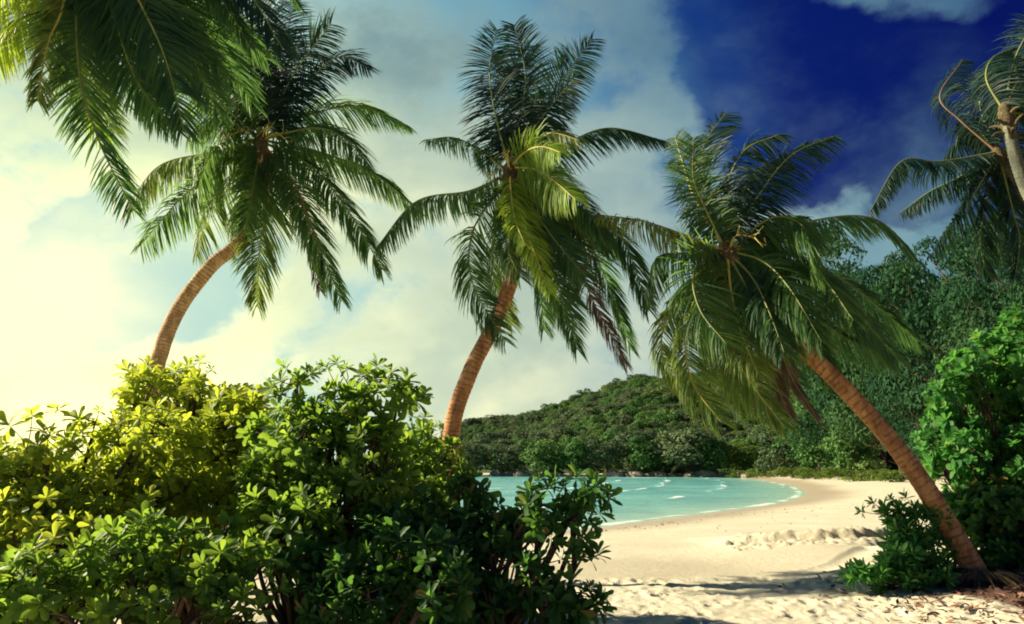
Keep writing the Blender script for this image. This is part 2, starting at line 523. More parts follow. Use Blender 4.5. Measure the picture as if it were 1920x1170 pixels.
def ground_z(x, y, d=None, fine=True):
    if d is None: d = shore_dist(x, y)
    z = np.where(d < 0, SEA_Z + d * .06, SEA_Z + .62 * (1 - np.exp(-np.maximum(d, 0) / 5.5)))
    z = np.maximum(z, -4.0)
    # land behind the beach on the right and beyond the bay climbs a little
    z = z + .06 * np.maximum(d - 14, 0) * sstep(y, 30, 60) * .25
    # vegetated bank at the foot of the leaning palm
    z = z + .22 * sstep(x + .10 * (y - 9), 3.7, 6.4) * sstep(y, 5, 7) * (1 - sstep(y, 13, 17))
    # low step across the beach, higher on the right
    ys = np.interp(x, step_xy[:, 0], step_xy[:, 1])
    h = np.interp(x, [-3, 0, 2, 3.5, 4.6, 5.5], [.006, .008, .008, .010, .02, .03])
    z = z + h * sstep(y - ys, -.05 - h * .5, .05) * (1 - sstep(y - ys, .6, 3.2)) - .03 * np.exp(-((y - ys + .25) / .22) ** 2)
    # crumbled sand bank
    yb = 14.3 + .25 * np.sin(x * 1.7)
    w = sstep(x, 4.0, 5.2) * (1 - sstep(x, 9.5, 11.5))
    yb = yb + .35 * (vnoise(x, y, .45, 31, 3) - .5)
    z = z + w * .18 * sstep(y - yb, -.10, .10) * (1 - sstep(y - yb, .8, 4.0))
    z = z + .05 * (vnoise(x, y, 2.6, 1, 3) - .5) * sstep(d, 1, 4)
    if fine:
        near = (1 - sstep(y, 10.3, 10.9)) * (1 - sstep(np.hypot(x, y), 16, 20))
        z = z + near * .065 * (vnoise(x, y, .30, 2, 5, .62) - .5) + .012 * (vnoise(x, y, .5, 3, 3) - .5) * sstep(d, 1, 4)
        for (fx, fy, a, l, ww, dep) in FT:
            sel = (np.abs(x - fx) < .5) & (np.abs(y - fy) < .5)
            if not sel.any(): continue
            dx, dy = x[sel] - fx, y[sel] - fy
            u, v = dx * math.cos(a) + dy * math.sin(a), -dx * math.sin(a) + dy * math.cos(a)
            r = np.sqrt((u / l) ** 2 + (v / ww) ** 2)
            z[sel] += dep * (-np.exp(-r ** 4) + .45 * np.exp(-((r - 1.45) / .4) ** 2)) * (1 - sstep(y[sel], 10.5, 11.0))
        up = np.zeros_like(z)
        for (lx, dy0, r, hh) in LUMPS:
            ly = 14.3 + .25 * math.sin(lx * 1.7) + dy0 - .05
            sel = (np.abs(x - lx) < .6) & (np.abs(y - ly) < .6)
            if sel.any():
                rr = ((x[sel] - lx) ** 2 + (y[sel] - ly) ** 2) / r ** 2
                up[sel] = np.maximum(up[sel], hh * np.clip(1.25 - rr, 0, 1) ** .6)
        z = z + up * (.35 + 1.3 * vnoise(x, y, .09, 33, 3))
    return z


def gz(x, y):
    return float(ground_z(np.array([float(x)]), np.array([float(y)]), fine=False)[0])


def polar(az, rad):
    A, Rr = np.meshgrid(az, rad, indexing='ij')
    x, y = Rr * np.sin(A), Rr * np.cos(A)
    na, nr = A.shape
    i, j = np.meshgrid(np.arange(na - 1), np.arange(nr - 1), indexing='ij')
    F = np.stack([i * nr + j, i * nr + j + 1, (i + 1) * nr + j + 1, (i + 1) * nr + j], -1).reshape(-1, 4)[:, ::-1]
    return x, y, F


def build_terrain():
    az = np.radians(np.concatenate([np.arange(-180, -46, 6), np.arange(-46, -10, .7), np.arange(-10, 40, .2), np.arange(40, 60, 1), np.arange(60, 181, 6)]))
    rad = np.concatenate([np.arange(.5, 5.5, .5), np.arange(5.5, 12.8, .04), np.arange(12.8, 17.5, .045), np.arange(17.5, 34, .3), np.geomspace(34, 4000, 90)])
    x, y, F = polar(az, rad)
    d = shore_dist(x, y)
    z = ground_z(x, y, d)
    wet = (1 - sstep(d + 2.2 * (vnoise(x, y, 7, 8, 3) - .5), 1.0, 4.6))
    ysl = np.interp(x, step_xy[:, 0], step_xy[:, 1])
    wet = np.maximum(wet, .42 * sstep(y - ysl, -.05, .3) * (1 - sstep(y - ysl, 1.4, 3.4)) * (1 - sstep(np.abs(x), 12, 16)))
    soil = sstep(x + .12 * (y - 9), 4.7, 5.7) * (1 - sstep(y, 9.8, 11)) * sstep(y, 3, 6)
    land = np.maximum(sstep(x - .62 * y, .6, 3.0) * sstep(y, 14, 22), sstep(d, 17, 22) * sstep(y, 75, 100))
    me = mesh_np('beach', np.stack([x, y, z], -1).reshape(-1, 3), F, M['sand'], attrs={'wet': wet.ravel(), 'soil': soil.ravel(), 'land': land.ravel()})
    o = link('beach', me); tag(o, kind='structure')
    # sea
    az = np.radians(np.concatenate([np.arange(-110, -40, 2), np.arange(-40, 34, .28), np.arange(34, 50, 2)]))
    rad = np.concatenate([np.arange(14, 60, .28), np.geomspace(60, 160, 120), np.geomspace(163, 5000, 50)])
    x, y, F = polar(az, rad)
    d = -shore_dist(x, y)
    fade = sstep(d, .5, 5) * (1 - sstep(np.hypot(x, y), 150, 300))
    # swell running parallel to the near beach
    ph = d + 2.0 * vnoise(x, y, 14, 4, 2)
    sw = np.maximum(np.sin(ph * 2 * np.pi / 6.5), 0) ** 4
    gate = sstep(vnoise(x / 5.0, y, 3.4, 6, 2), .40, .66)
    zz = SEA_Z + fade * (.10 * sw * gate + .10 * (vnoise(x / 2, y, 1.6, 5, 3) - .5))
    foam = .85 * sw ** 2 * gate * sstep(d, .3, 2) * (1 - sstep(d, 18, 70) * .75)
    edge = np.exp(-((d - .5) / .55) ** 2) * .55 + np.exp(-((d - 2.6) / .7) ** 2) * .36
    foam = np.maximum(foam * 1.0, edge * 1.2)
    foam = np.maximum(foam, .50 * np.exp(-((d - 1.5) / 1.4) ** 2) * sstep(y, 100, 120))
    shallow = np.exp(-np.maximum(d, 0) / 3.2)
    me = mesh_np('sea', np.stack([x, y, zz], -1).reshape(-1, 3), F, M['sea'], attrs={'foam': foam.ravel(), 'shallow': shallow.ravel()})
    o = link('sea', me); tag(o, kind='structure')


build_terrain()

# ------------------------------------------------------------------ hill and its wood
sky_px = np.array([(560, 868), (700, 852), (800, 822), (870, 806), (930, 800), (1000, 792), (1060, 775), (1110, 756), (1150, 742), (1185, 727), (1240, 732), (1330, 724), (1420, 702), (1550, 664), (1700, 620), (1850, 590), (2100, 570)])
hill_az = np.array([math.atan2(*(pdir(u, v)[:2])) for u, v in sky_px])
hill_tan = np.array([pdir(u, v)[2] / math.hypot(*pdir(u, v)[:2]) for u, v in sky_px])
RIDGE = 330.0


def hill_z(x, y):
    a = np.arctan2(x, y); r = np.hypot(x, y)
    t = np.interp(a, hill_az, hill_tan)
    ridge_z = t * RIDGE + 1.6
    d = shore_dist(x, y)
    foot = np.maximum(d, 0)
    s = np.clip(foot / np.maximum(RIDGE - (r - foot), 30), 0, 1.0)
    prof = np.sin(np.clip(s, 0, 1) * np.pi / 2) ** 1.15
    z = .4 + ridge_z * prof - np.maximum(r - RIDGE, 0) * .10
    z = z + 7 * (vnoise(x, y, 60, 21, 3) - .5) * prof
    return z, d


def crown_template(n, lobes, size, seed, aspect=1.6, droop=0.0):
    """leaf sprays spread over overlapping lobes; unit sizes"""
    r = np.random.default_rng(seed)
    L = np.array(lobes, float)
    w = (L[:, 3] * L[:, 4]); w = w / w.sum()
    idx = r.choice(len(L), n, p=w)
    u = norm(r.normal(size=(n, 3)))
    u[:, 2] = np.where(u[:, 2] < -.45, -u[:, 2], u[:, 2])
    rad = r.uniform(.72, 1.06, n)[:, None]
    c = L[idx]
    p = c[:, :3] + u * rad * np.stack([c[:, 3], c[:, 3], c[:, 4]], -1)
    nrm = norm(u + r.normal(size=(n, 3)) * .55 + np.array([0, 0, .35]))
    Mx = frames(nrm, r.uniform(0, 2 * np.pi, n), size * r.uniform(.6, 1.35, n))
    if droop:
        z = norm(np.array([[0, 0, -1.]]) + r.normal(size=(n, 3)) * .35)
        x = norm(np.cross(z, r.normal(size=(n, 3)))); y = np.cross(z, x)
        Mx = np.stack([x, z, y], -1) * (size * r.uniform(.6, 1.35, n))[:, None, None]
    q = np.array([[0, -.5 * aspect, 0], [.5, 0, .06], [0, .5 * aspect, -.05], [-.5, 0, .06]])
    if droop:
        q = np.array([[0, 0, 0], [.5, .5 * aspect, .05], [0, aspect, 0], [-.5, .5 * aspect, -.05]])
    lobevar = r.uniform(0, 1, len(L))
    var = np.clip(.55 * lobevar[idx] + .45 * r.uniform(0, 1, n) , 0, 1)
    W, F, vv = instances(q, np.array([[0, 1, 2, 3]]), np.zeros(4), Mx, p, var)
    return W, F, vv


def rand_lobes(seed, n, spread, rz, h=.55, small=1.0):
    r = np.random.default_rng(seed)
    out = [(0, 0, h, .42, .36)]
    for i in range(n):
        a = r.uniform(0, 2 * np.pi); q = r.uniform(.15, spread)
        out.append((q * math.cos(a), q * math.sin(a), h + r.uniform(-.28, .42) * rz, r.uniform(.18, .33) * small, r.uniform(.14, .26) * small * (.75 if small < 1 else 1)))
    return out


def build_hill():
    az = np.radians(np.arange(-36, 60, .9)); rad = np.concatenate([np.arange(60, 140, 6), np.geomspace(140, 520, 60)])
    x, y, F = polar(az, rad)
    z, d = hill_z(x, y)
    z = np.where(d > 9, z, -6.0 + np.clip(d, -5, 9) * .6)
    z = np.where(y < 100, -8.0, z)
    me = mesh_np('hill', np.stack([x, y, z], -1).reshape(-1, 3), F, M['hill'], np.full(x.size, .5))
    o = link('hill', me); tag(o, kind='structure')


def build_wood(crowns):
    """the wood that covers the hill: a mass of crowns"""
    r = np.random.default_rng(77)
    N = 30000
    a = r.uniform(R(-26), R(46), N)
    rr = np.sqrt(r.uniform(112 ** 2, 352 ** 2, N))
    x, y = rr * np.sin(a), rr * np.cos(a)
    z, d = hill_z(x, y)
    keep = (d > 3.0) & (y > 85) & ((d > 16) | (y > 122))
    x, y, z, rr, d = x[keep], y[keep], z[keep], rr[keep], d[keep]
    # thin out so crowns keep their distance
    cell = {}; sel = []
    for i in r.permutation(len(x)):
        g = (1.7 + rr[i] * .0048) * (.62 if d[i] < 12 else 1)
        key = (int(x[i] // g), int(y[i] // g))
        if key in cell: continue
        cell[key] = 1; sel.append(i)
    sel = np.array(sel); N = len(sel)
    sc = r.uniform(.42, .80, N) * np.where(r.random(N) < .07, 1.35, 1.0) * np.where(d[sel] < 9, .55, 1.0)
    P = np.stack([x[sel], y[sel], np.where(d[sel] < 10, np.maximum(ground_z(x[sel], y[sel], fine=False), -.3), z[sel]) - 1.6 * sc], -1)
    me = bpy.data.meshes.new('forest'); me.from_pydata(P.tolist(), [], [])
    at = me.attributes.new('sc', 'FLOAT', 'POINT'); at.data.foreach_set('value', sc.astype(np.float32))
    at = me.attributes.new('spin', 'FLOAT', 'POINT'); at.data.foreach_set('value', r.uniform(0, 6.28, N).astype(np.float32))
    o = link('forest', me)
    tag(o, 'dense green wood covering the hill across the bay', 'forest', kind='stuff')
    ng = bpy.data.node_groups.new('crowns', 'GeometryNodeTree')
    ng.interface.new_socket('Geometry', in_out='INPUT', socket_type='NodeSocketGeometry')
    ng.interface.new_socket('Geometry', in_out='OUTPUT', socket_type='NodeSocketGeometry')
    k = NT(ng)
    gi, go = k.n('NodeGroupInput'), k.n('NodeGroupOutput')
    jn = k.n('GeometryNodeJoinGeometry')
    for c in crowns:
        oi = k.n('GeometryNodeObjectInfo'); oi.inputs['Object'].default_value = c
        g2 = k.n('GeometryNodeGeometryToInstance')
        ng.links.new(oi.outputs['Geometry'], g2.inputs[0]); ng.links.new(g2.outputs[0], jn.inputs[0])
    ip = k.n('GeometryNodeInstanceOnPoints')
    ng.links.new(gi.outputs[0], ip.inputs['Points']); ng.links.new(jn.outputs[0], ip.inputs['Instance'])
    ip.inputs['Pick Instance'].default_value = True
    at = k.n('GeometryNodeInputNamedAttribute'); at.data_type = 'FLOAT'; at.inputs['Name'].default_value = 'sc'
    cx = k.n('ShaderNodeCombineXYZ')
    for q in range(3): ng.links.new(at.outputs[0], cx.inputs[q])
    ng.links.new(cx.outputs[0], ip.inputs['Scale'])
    at = k.n('GeometryNodeInputNamedAttribute'); at.data_type = 'FLOAT'; at.inputs['Name'].default_value = 'spin'
    cx = k.n('ShaderNodeCombineXYZ'); ng.links.new(at.outputs[0], cx.inputs[2])
    ng.links.new(cx.outputs[0], ip.inputs['Rotation'])
    ng.links.new(ip.outputs[0], go.inputs[0])
    mod = o.modifiers.new('crowns', 'NODES'); mod.node_group = ng


build_hill()


def make_tree(name, base, height, width, label, group, mat, seed, n=1500, size=.06, trunk_r=.18, lobes=9, droop=0, lean=(0, 0), aspect=1.6, spread=.42, rz=1.0, crown_h=.58, first=.35, small=1.0):
    r = np.random.default_rng(seed)
    t = thing(name, base, label, 'tree', group)
    L = rand_lobes(seed, lobes, spread, rz, crown_h, small)
    W, F, v = crown_template(n, L, size, seed + 1, aspect, droop)
    W = W * np.array([width, width, height])
    W[:, 0] += lean[0] * W[:, 2]; W[:, 1] += lean[1] * W[:, 2]
    t_crown = link('crown', mesh_np('crown', W, F, mat, np.clip(v, 0, 1)), t)
    A = Acc()
    top = np.array([lean[0] * height * .8, lean[1] * height * .8, height * .8])
    P = catmull([(0, 0, -.3), (r.normal(0, .03) * width, r.normal(0, .03) * width, height * first), top * .75, top], 14)
    V_, F_ = tube(P, np.linspace(trunk_r, trunk_r * .25, 14), 8); A.add(V_, F_, .3)
    for l in L:
        c = np.array([l[0] * width + lean[0] * l[2] * height, l[1] * width + lean[1] * l[2] * height, l[2] * height])
        s = P[int(np.clip((l[2] - .15) * 14, 2, 11))]
        Q = catmull([s, (s + c) / 2 + np.array([0, 0, -.04 * height]), c], 6)
        V_, F_ = tube(Q, np.linspace(trunk_r * .45, trunk_r * .12, 6), 6); A.add(V_, F_, .3)
    link('trunk', A.mesh('trunk', M['wood']), t)
    return t


# single trees that stand out along the far waterline (pixel of foot, height, width, look)
shore_trees = [
    (878, 890, 60, 80, 'forest_grey', 'pale grey green tree beside the palm trunk at the far left of the hill foot'),
    (955, 890, 62, 66, 'forest_grey', 'grey green rounded tree above the reddish rocks on the far shore'),
    (1012, 890, 70, 60, 'forest', 'mid green tree at the waterline left of the dark gap on the far shore'),
    (1075, 890, 78, 56, 'forest', 'dark green upright tree at the middle of the far waterline'),
    (1140, 891, 66, 62, 'forest_grey', 'pale bushy tree with feathery crown at the far water edge'),
    (1205, 890, 74, 58, 'forest', 'dark round tree left of the broad grey green tree on far shore'),
    (1285, 888, 90, 100, 'forest_grey', 'broad grey green tree, the largest crown along the far waterline'),
    (1345, 884, 72, 60, 'forest', 'green tree at the point where the far beach begins'),
    (1405, 880, 64, 70, 'shore_shrub', 'yellowish green tree behind the far end of the beach'),
    (1468, 880, 96, 80, 'forest_grey', 'grey green tall tree behind the far beach under the palm fronds'),
    (1535, 880, 90, 74, 'forest', 'deep green tree behind the far beach right of the hanging fronds'),
    (1605, 882, 110, 84, 'forest', 'tall dark tree behind the beach left of the orange palm trunk'),
]
shore_crowns = []
for i, (u, v, hp, wp, mt, lab) in enumerate(shore_trees):
    dep = [136, 138, 134, 133, 132, 130, 128, 126, 128, 112, 98, 86][i]
    p = pix(u, v, dep)
    hh, ww = hp * dep / FPX * 1.05, wp * dep / FPX * 1.15
    base = np.array([p[0], p[1], max(-.2, float(hill_z(np.array([p[0]]), np.array([p[1]]))[0][0]) * 0 + gz(p[0], p[1]))])
    tr_ = make_tree('tree', base, hh * .85, ww, lab, 'trees along the far waterline', M[mt], 900 + i, 3200, .042, .2, 13, crown_h=.44)
    shore_crowns += [c for c in tr_.children if c.name.startswith('crown')]
build_wood(shore_crowns)

# low shrubs at the back of the far beach
shrub_px = [(1395, 889, 50, 22, 118), (1440, 888, 44, 20, 112), (1488, 889, 52, 20, 100), (1535, 890, 46, 22, 92), (1580, 891, 50, 22, 84), (1625, 892, 48, 26, 76), (1668, 893, 44, 26, 70)]
shrub_lab = ['leftmost low shrub at the point of the far beach', 'second low shrub from the beach point', 'third low shrub from the beach point',
             'fourth low shrub from the beach point', 'third low shrub left of the orange palm trunk', 'second low shrub left of the orange palm trunk', 'low shrub just left of the orange palm trunk']
for i, (u, v, w, h, dep) in enumerate(shrub_px):
    p = pix(u, v, dep)
    b = np.array([p[0], p[1], gz(p[0], p[1]) - .1])
    t = thing('shrub', b, shrub_lab[i] + ', yellow green', 'shrub', 'low shrubs edging the far beach')
    W, F, vv = crown_template(1500, rand_lobes(60 + i, 12, .62, .7, .22), .045, 70 + i)
    W = W * np.array([w * dep / FPX * 1.25, w * dep / FPX * .8, h * dep / FPX * (1.2 + .5 * ((i * 37) % 5) / 4)])
    link('foliage', mesh_np('foliage', W, F, M['shore_shrub'], vv), t)
    A = Acc()
    rr = np.random.default_rng(i)
    for q in range(5):
        e = W[rr.integers(0, len(W))] * .9
        V_, F_ = tube(catmull([(0, 0, -.1), e * np.array([.4, .4, .6]), e], 6), np.linspace(.05, .015, 6), 5); A.add(V_, F_)
    link('stem', A.mesh('stem', M['wood']), t)


def build_rocks():
    r = np.random.default_rng(8)
    def rock(seed):
        q = np.random.default_rng(seed)
        n, mseg = 8, 10
        th = np.linspace(0, np.pi, n); ph = np.linspace(0, 2 * np.pi, mseg, endpoint=False)
        T, P_ = np.meshgrid(th, ph, indexing='ij')
        D = np.stack([np.sin(T) * np.cos(P_), np.sin(T) * np.sin(P_), np.cos(T)], -1)
        rad = np.ones(T.shape)
        for k_ in range(7):
            a = norm(q.normal(size=3)); rad = np.minimum(rad, q.uniform(.55, .95) / np.maximum(D @ a, .3))
        rad = np.minimum(rad, 1.15)
        V = (D * rad[..., None]).reshape(-1, 3)
        i, j = np.meshgrid(np.arange(n - 1), np.arange(mseg), indexing='ij')
        F = np.stack([i * mseg + j, (i + 1) * mseg + j, (i + 1) * mseg + (j + 1) % mseg, i * mseg + (j + 1) % mseg], -1).reshape(-1, 4)
        return mesh_np('boulder', V, F, M['rock'], smooth=False)
    ms = [rock(s) for s in range(5)]
    for i in range(44):
        u = [r.uniform(925, 1040), r.uniform(1040, 1400), r.uniform(1230, 1400)][i % 3]
        p = pixz(u, 893.5, SEA_Z)
        # follow the far waterline
        ys = np.linspace(100, 150, 120); xs = (u - 960) / FPX * ys / (CP + .24 * SP)
        dd = shore_dist(xs, ys); idx = np.where((dd > 0) & (ys > 118))[0]
        yy = ys[idx[0]] + r.uniform(-1.6, .3) if len(idx) else 130
        xx = (u - 960) / FPX * yy / (CP + .24 * SP)
        s = r.uniform(.5, 1.7)
        o = link('boulder', ms[i % 5])
        o.location = (xx, yy, max(gz(xx, yy), SEA_Z) + .1 * s)
        o.scale = (s * r.uniform(1, 1.5), s, s * r.uniform(.6, .95)); o.rotation_euler = (0, 0, r.uniform(0, 6))
        tag(o, 'weathered brown granite boulder in the row along the far waterline', 'boulder', 'boulders along the far waterline')


build_rocks()

# ------------------------------------------------------------------ dark tall trees on the right, behind the leaning palm
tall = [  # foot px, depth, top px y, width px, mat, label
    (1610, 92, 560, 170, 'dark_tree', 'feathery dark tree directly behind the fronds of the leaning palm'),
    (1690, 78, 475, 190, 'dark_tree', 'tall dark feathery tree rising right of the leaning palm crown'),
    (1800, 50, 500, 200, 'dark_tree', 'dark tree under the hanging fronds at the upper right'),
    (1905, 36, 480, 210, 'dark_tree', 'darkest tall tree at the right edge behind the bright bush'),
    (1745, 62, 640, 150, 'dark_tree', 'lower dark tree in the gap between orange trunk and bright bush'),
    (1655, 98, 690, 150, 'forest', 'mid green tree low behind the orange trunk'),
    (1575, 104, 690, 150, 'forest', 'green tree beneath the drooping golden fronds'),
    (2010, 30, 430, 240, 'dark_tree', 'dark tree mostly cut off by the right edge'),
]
for i, (u, dep, topv, wp, mt, lab) in enumerate(tall):
    p = pix(u, 875, dep); top = pix(u, topv, dep)
    b = np.array([p[0], p[1], gz(p[0], p[1]) - .1])
    hh = top[2] - b[2]
    feather = mt == 'dark_tree'
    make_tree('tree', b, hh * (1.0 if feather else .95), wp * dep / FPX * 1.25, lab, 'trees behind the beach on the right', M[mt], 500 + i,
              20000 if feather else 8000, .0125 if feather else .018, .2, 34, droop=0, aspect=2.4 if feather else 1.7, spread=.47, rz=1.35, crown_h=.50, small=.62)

# ------------------------------------------------------------------ palms
def frond_mesh(P, leaf_len, phi, droop, seed, wind=.25, width=.020, gap=.034, sag=.7, start=.13, stiff=0.0):
    """leaflets along the midrib P (n,3); phi: 0 spread across the view, 90 spread along it"""
    r = np.random.default_rng(seed)
    T = norm(np.gradient(P, axis=0))
    seg = np.linalg.norm(np.diff(P, axis=0), axis=1); s = np.concatenate([[0], np.cumsum(seg)]); L = s[-1]
    n = int(L * (1 - start) / gap)
    t = np.linspace(start, .995, n)
    px = np.stack([np.interp(t * L, s, P[:, i]) for i in range(3)], -1)
    tx = norm(np.stack([np.interp(t * L, s, T[:, i]) for i in range(3)], -1))
    view = norm(CAM - px)
    face = norm(np.cross(tx, view)); edge = norm(np.cross(face, tx))
    ph = R(phi) + .25 * np.sin(t * 5 + seed)
    S = face * np.cos(ph)[:, None] + edge * np.sin(ph)[:, None]
    Vs, Fs, As, n0 = [], [], [], 0
    rows = np.array([0, .25, .55, .82, 1.0]); wid = np.array([.55, 1.0, .92, .55, .06])
    base_w = width
    for side in (-1, 1):
        torn = np.interp(t * 22, np.arange(24), r.random(24)) > .86
        keep = (r.random(n) > .06) & ~(torn & (r.random(n) < .75))
        tt, p, tg, sd = t[keep], px[keep], tx[keep], S[keep] * side
        k = len(tt)
        clump = np.interp(tt * 14, np.arange(16), r.normal(0, .22, 16))
        prof = .42 + .58 * np.sin(np.pi * np.clip(tt * .86 + .16, 0, 1)) ** .8
        ln = leaf_len * prof * r.uniform(.82, 1.12, k)
        fwd = (.38 + .75 * tt ** 2 + clump)[:, None]
        d0 = norm(sd * 1.0 + tg * fwd + r.normal(0, .11, (k, 3)))
        g = np.array([wind, 0, -1.0]) * 1.0
        dr = droop * r.uniform(.75, 1.25, k)[:, None]
        cur = p.copy(); pts = [cur]
        dirn = norm(d0 + g * dr * .35)
        prev = 0
        for q in rows[1:]:
            step = (q - prev) * ln[:, None]
            dirn = norm(dirn + g * (dr * .9 + sag * .25) * (q - prev) * (1.4 + q) + r.normal(0, .025, (k, 3)))
            cur = cur + dirn * step; pts.append(cur); prev = q
        pts = np.stack(pts, 1)                                   # k,5,3
        dl = norm(np.gradient(pts, axis=1))
        w = tg[:, None] - np.sum(tg[:, None] * dl, -1, keepdims=True) * dl
        w = norm(w)
        nrm = np.cross(dl, w); tw = r.normal(0, .5, k)[:, None, None]
        w = w * np.cos(tw) + nrm * np.sin(tw)
        hw = base_w * r.uniform(.7, 1.2, (k, 1, 1)) * wid[None, :, None] * (.6 + .5 * prof)[:, None, None]
        A_, B_ = pts - w * hw, pts + w * hw
        V = np.stack([A_, B_], 2).reshape(k, 10, 3)
        f = np.array([[2 * i, 2 * i + 1, 2 * i + 3, 2 * i + 2] for i in range(4)])
        F = (f[None] + (np.arange(k) * 10)[:, None, None]).reshape(-1, 4) + n0
        va = np.clip(.45 + r.normal(0, .16, k)[:, None] + .12 * np.repeat(rows, 2)[None] + .5 * clump[:, None], 0, 1)
        Vs.append(V.reshape(-1, 3)); Fs.append(F); As.append(va.ravel()); n0 += k * 10
    return np.vstack(Vs), np.vstack(Fs), np.concatenate(As), L


def trunk_mesh(P3, r0, r1, flare=.5, seed=0):
    r = np.random.default_rng(seed)
    P = catmull(P3, 60); L = np.linalg.norm(np.diff(P, axis=0), axis=1).sum()
    n = int(L / .022); P = catmull(P3, n)
    s = np.linspace(0, 1, n)
    rad = r0 + (r1 - r0) * s ** .7
    rad = rad * (1 + flare * np.exp(-s * L / .28))
    sides = 26
    # leaf scars: a saw-tooth swelling with slightly uneven spacing and tilt
    cyc = np.cumsum(np.full(n, .022 / .085) * (.75 + .7 * vnoise(np.arange(n) * .022, 0 * np.arange(n), .35, seed + 9, 3)))
    th = np.linspace(0, 2 * np.pi, sides, endpoint=False)
    ph = cyc[:, None] + .22 * np.sin(th + cyc[:, None] * .9)[..., :]
    saw = ph % 1.0
    bump = (np.where(saw < .8, saw / .8, (1 - saw) / .2)) ** 1.6
    amp = .03 + .06 * vnoise(s * L * 1.7, s * 0, 1, seed + 5, 3)[:, None]
    rr = rad[:, None] * (1 + amp * bump + .10 * (vnoise(th[None] * 2.0 + 0 * s[:, None], s[:, None] * L * 4, 1, seed, 3) - .5))
    V, F = tube(P, rr, sides)
    va = np.clip(np.append((np.clip((saw - .72) / .12, 0, 1) * vnoise(th[None] * 1.5 + 0 * s[:, None], s[:, None] * L * 6, 1, seed + 3, 3) * 1.7).ravel(), .3), 0, 1)
    return V, F, va, P


def build_palm(name, depth, trunk_px, fronds, label, r0=.19, r1=.125, seed=0, group=None, leaf=.70, base_z=None, ddep=None, stalks=5, flare=.5, width=.0105, gap=.0148, bark='trunk', swap=None):
    r = np.random.default_rng(seed)
    pts = []
    for i, q in enumerate(trunk_px):
        dd = 0 if ddep is None else ddep[i]
        pts.append(pix(q[0], q[1], depth + dd))
    pts = np.array(pts)
    if base_z == 'ground':
        g = gz(pts[0][0], pts[0][1]); pts = np.vstack([[pts[0][0], pts[0][1], min(g, pts[0][2]) - .15], pts]) if pts[0][2] > g + .5 else pts
        root = np.array([pts[0][0], pts[0][1], g])
    else:
        root = pts[0].copy()
    t = thing(name, root, label, 'palm', group)
    V, F, va, P = trunk_mesh(pts, r0, r1, flare, seed)
    link('trunk', mesh_np('trunk', V - root, F, M[bark], va), t)
    crown = pts[-1]; axis = norm(pts[-1] - pts[-2])
    # fibrous sheath of old leaf bases round the growing tip
    A = Acc()
    Q = np.array([crown - axis * .40, crown - axis * .18, crown + axis * .02, crown + axis * .16])
    Qs = catmull(Q, 14)
    rad = np.interp(np.linspace(0, 1, 14), [0, .4, .75, 1], [r1 * 1.02, r1 * 1.25, r1 * 1.0, .02])
    rr = rad[:, None] * (1 + .16 * np.sin(np.arange(12) * 2.1 + np.arange(14)[:, None] * 1.3))
    V_, F_ = tube(Qs, rr, 12); A.add(V_, F_, .3)
    for i in range(10):
        a = r.uniform(0, 2 * np.pi); o = norm(np.cross(axis, r.normal(size=3)))
        b = crown - axis * r.uniform(.1, .55) + o * r1
        e = b + o * r.uniform(.12, .25) + axis * r.uniform(-.05, .2)
        V_, F_ = tube(catmull([b - o * .05, (b + e) / 2 + axis * .05, e], 6), np.linspace(.035, .012, 6), 6); A.add(V_, F_, r.uniform(0, .6))
    link('leaf_sheath', A.mesh('leaf_sheath', M['fibre'], root), t)
    for i in range(stalks):
        o = norm(np.cross(axis, r.normal(size=3)))
        b = crown + o * r1 * .8
        V_, F_ = tube(catmull([b, b + o * .22 + axis * .10, b + o * .45 + np.array([0, 0, -.05]), b + o * .6 + np.array([0, 0, -.22])], 9), np.linspace(.018, .006, 9), 6)
        B = Acc(); B.add(V_, F_, .5)
        for q in range(7):
            c = V_[(2 + q) * 6]
            W_, G_ = tube(catmull([c, c + o * .1 + r.normal(0, .05, 3), c + o * .16 + r.normal(0, .08, 3) + np.array([0, 0, -.1])], 5), np.linspace(.007, .003, 5), 5); B.add(W_, G_, .6)
        link('flower_stalk', B.mesh('flower_stalk', M['rachis_yellow'], root), t)
    for i, f in enumerate(fronds):
        px = f['p']; dd = f.get('d', r.uniform(-.9, .9)); kind = f.get('m', 'green'); kind = (swap or {}).get(kind, kind)
        m = len(px)
        pp = np.array([pix(q[0], q[1], depth + (0 if ddep is None else ddep[-1]) + dd * (j / (m - 1)) ** 1.3) for j, q in enumerate(px)])
        pp[0] = pp[0] * .35 + crown * .65
        Pm = catmull(pp, 48)
        V_, F_, a_, L = frond_mesh(Pm, leaf * f.get('l', 1.0), f.get('phi', 55), f.get('droop', .45), seed * 100 + i,
                                   wind=f.get('w', .4), width=width * f.get('wd', 1.0), gap=gap, start=f.get('s', .06))
        o = link('frond', mesh_np('frond', V_ - root, F_, M['palm_' + kind], a_, smooth=True), t)
        if kind == 'brown': o['label'] = 'dry brown frond'
        if kind == 'yellow': o['label'] = 'yellow green frond'
        rv, rf = tube(Pm, np.interp(np.linspace(0, 1, 48), [0, .06, .2, 1], [.034, .026, .018, .004]) * 1.0, 6)
        rm = {'green': 'rachis', 'light': 'rachis', 'dark': 'rachis', 'yellow': 'rachis_yellow', 'gold': 'rachis_yellow', 'brown': 'rachis_brown'}[f.get('rm', kind)]
        link('midrib', mesh_np('midrib', rv - root, rf, M[rm], np.full(len(rv), .5)), o)
    return t


def f(p, **kw):
    kw['p'] = p
    return kw


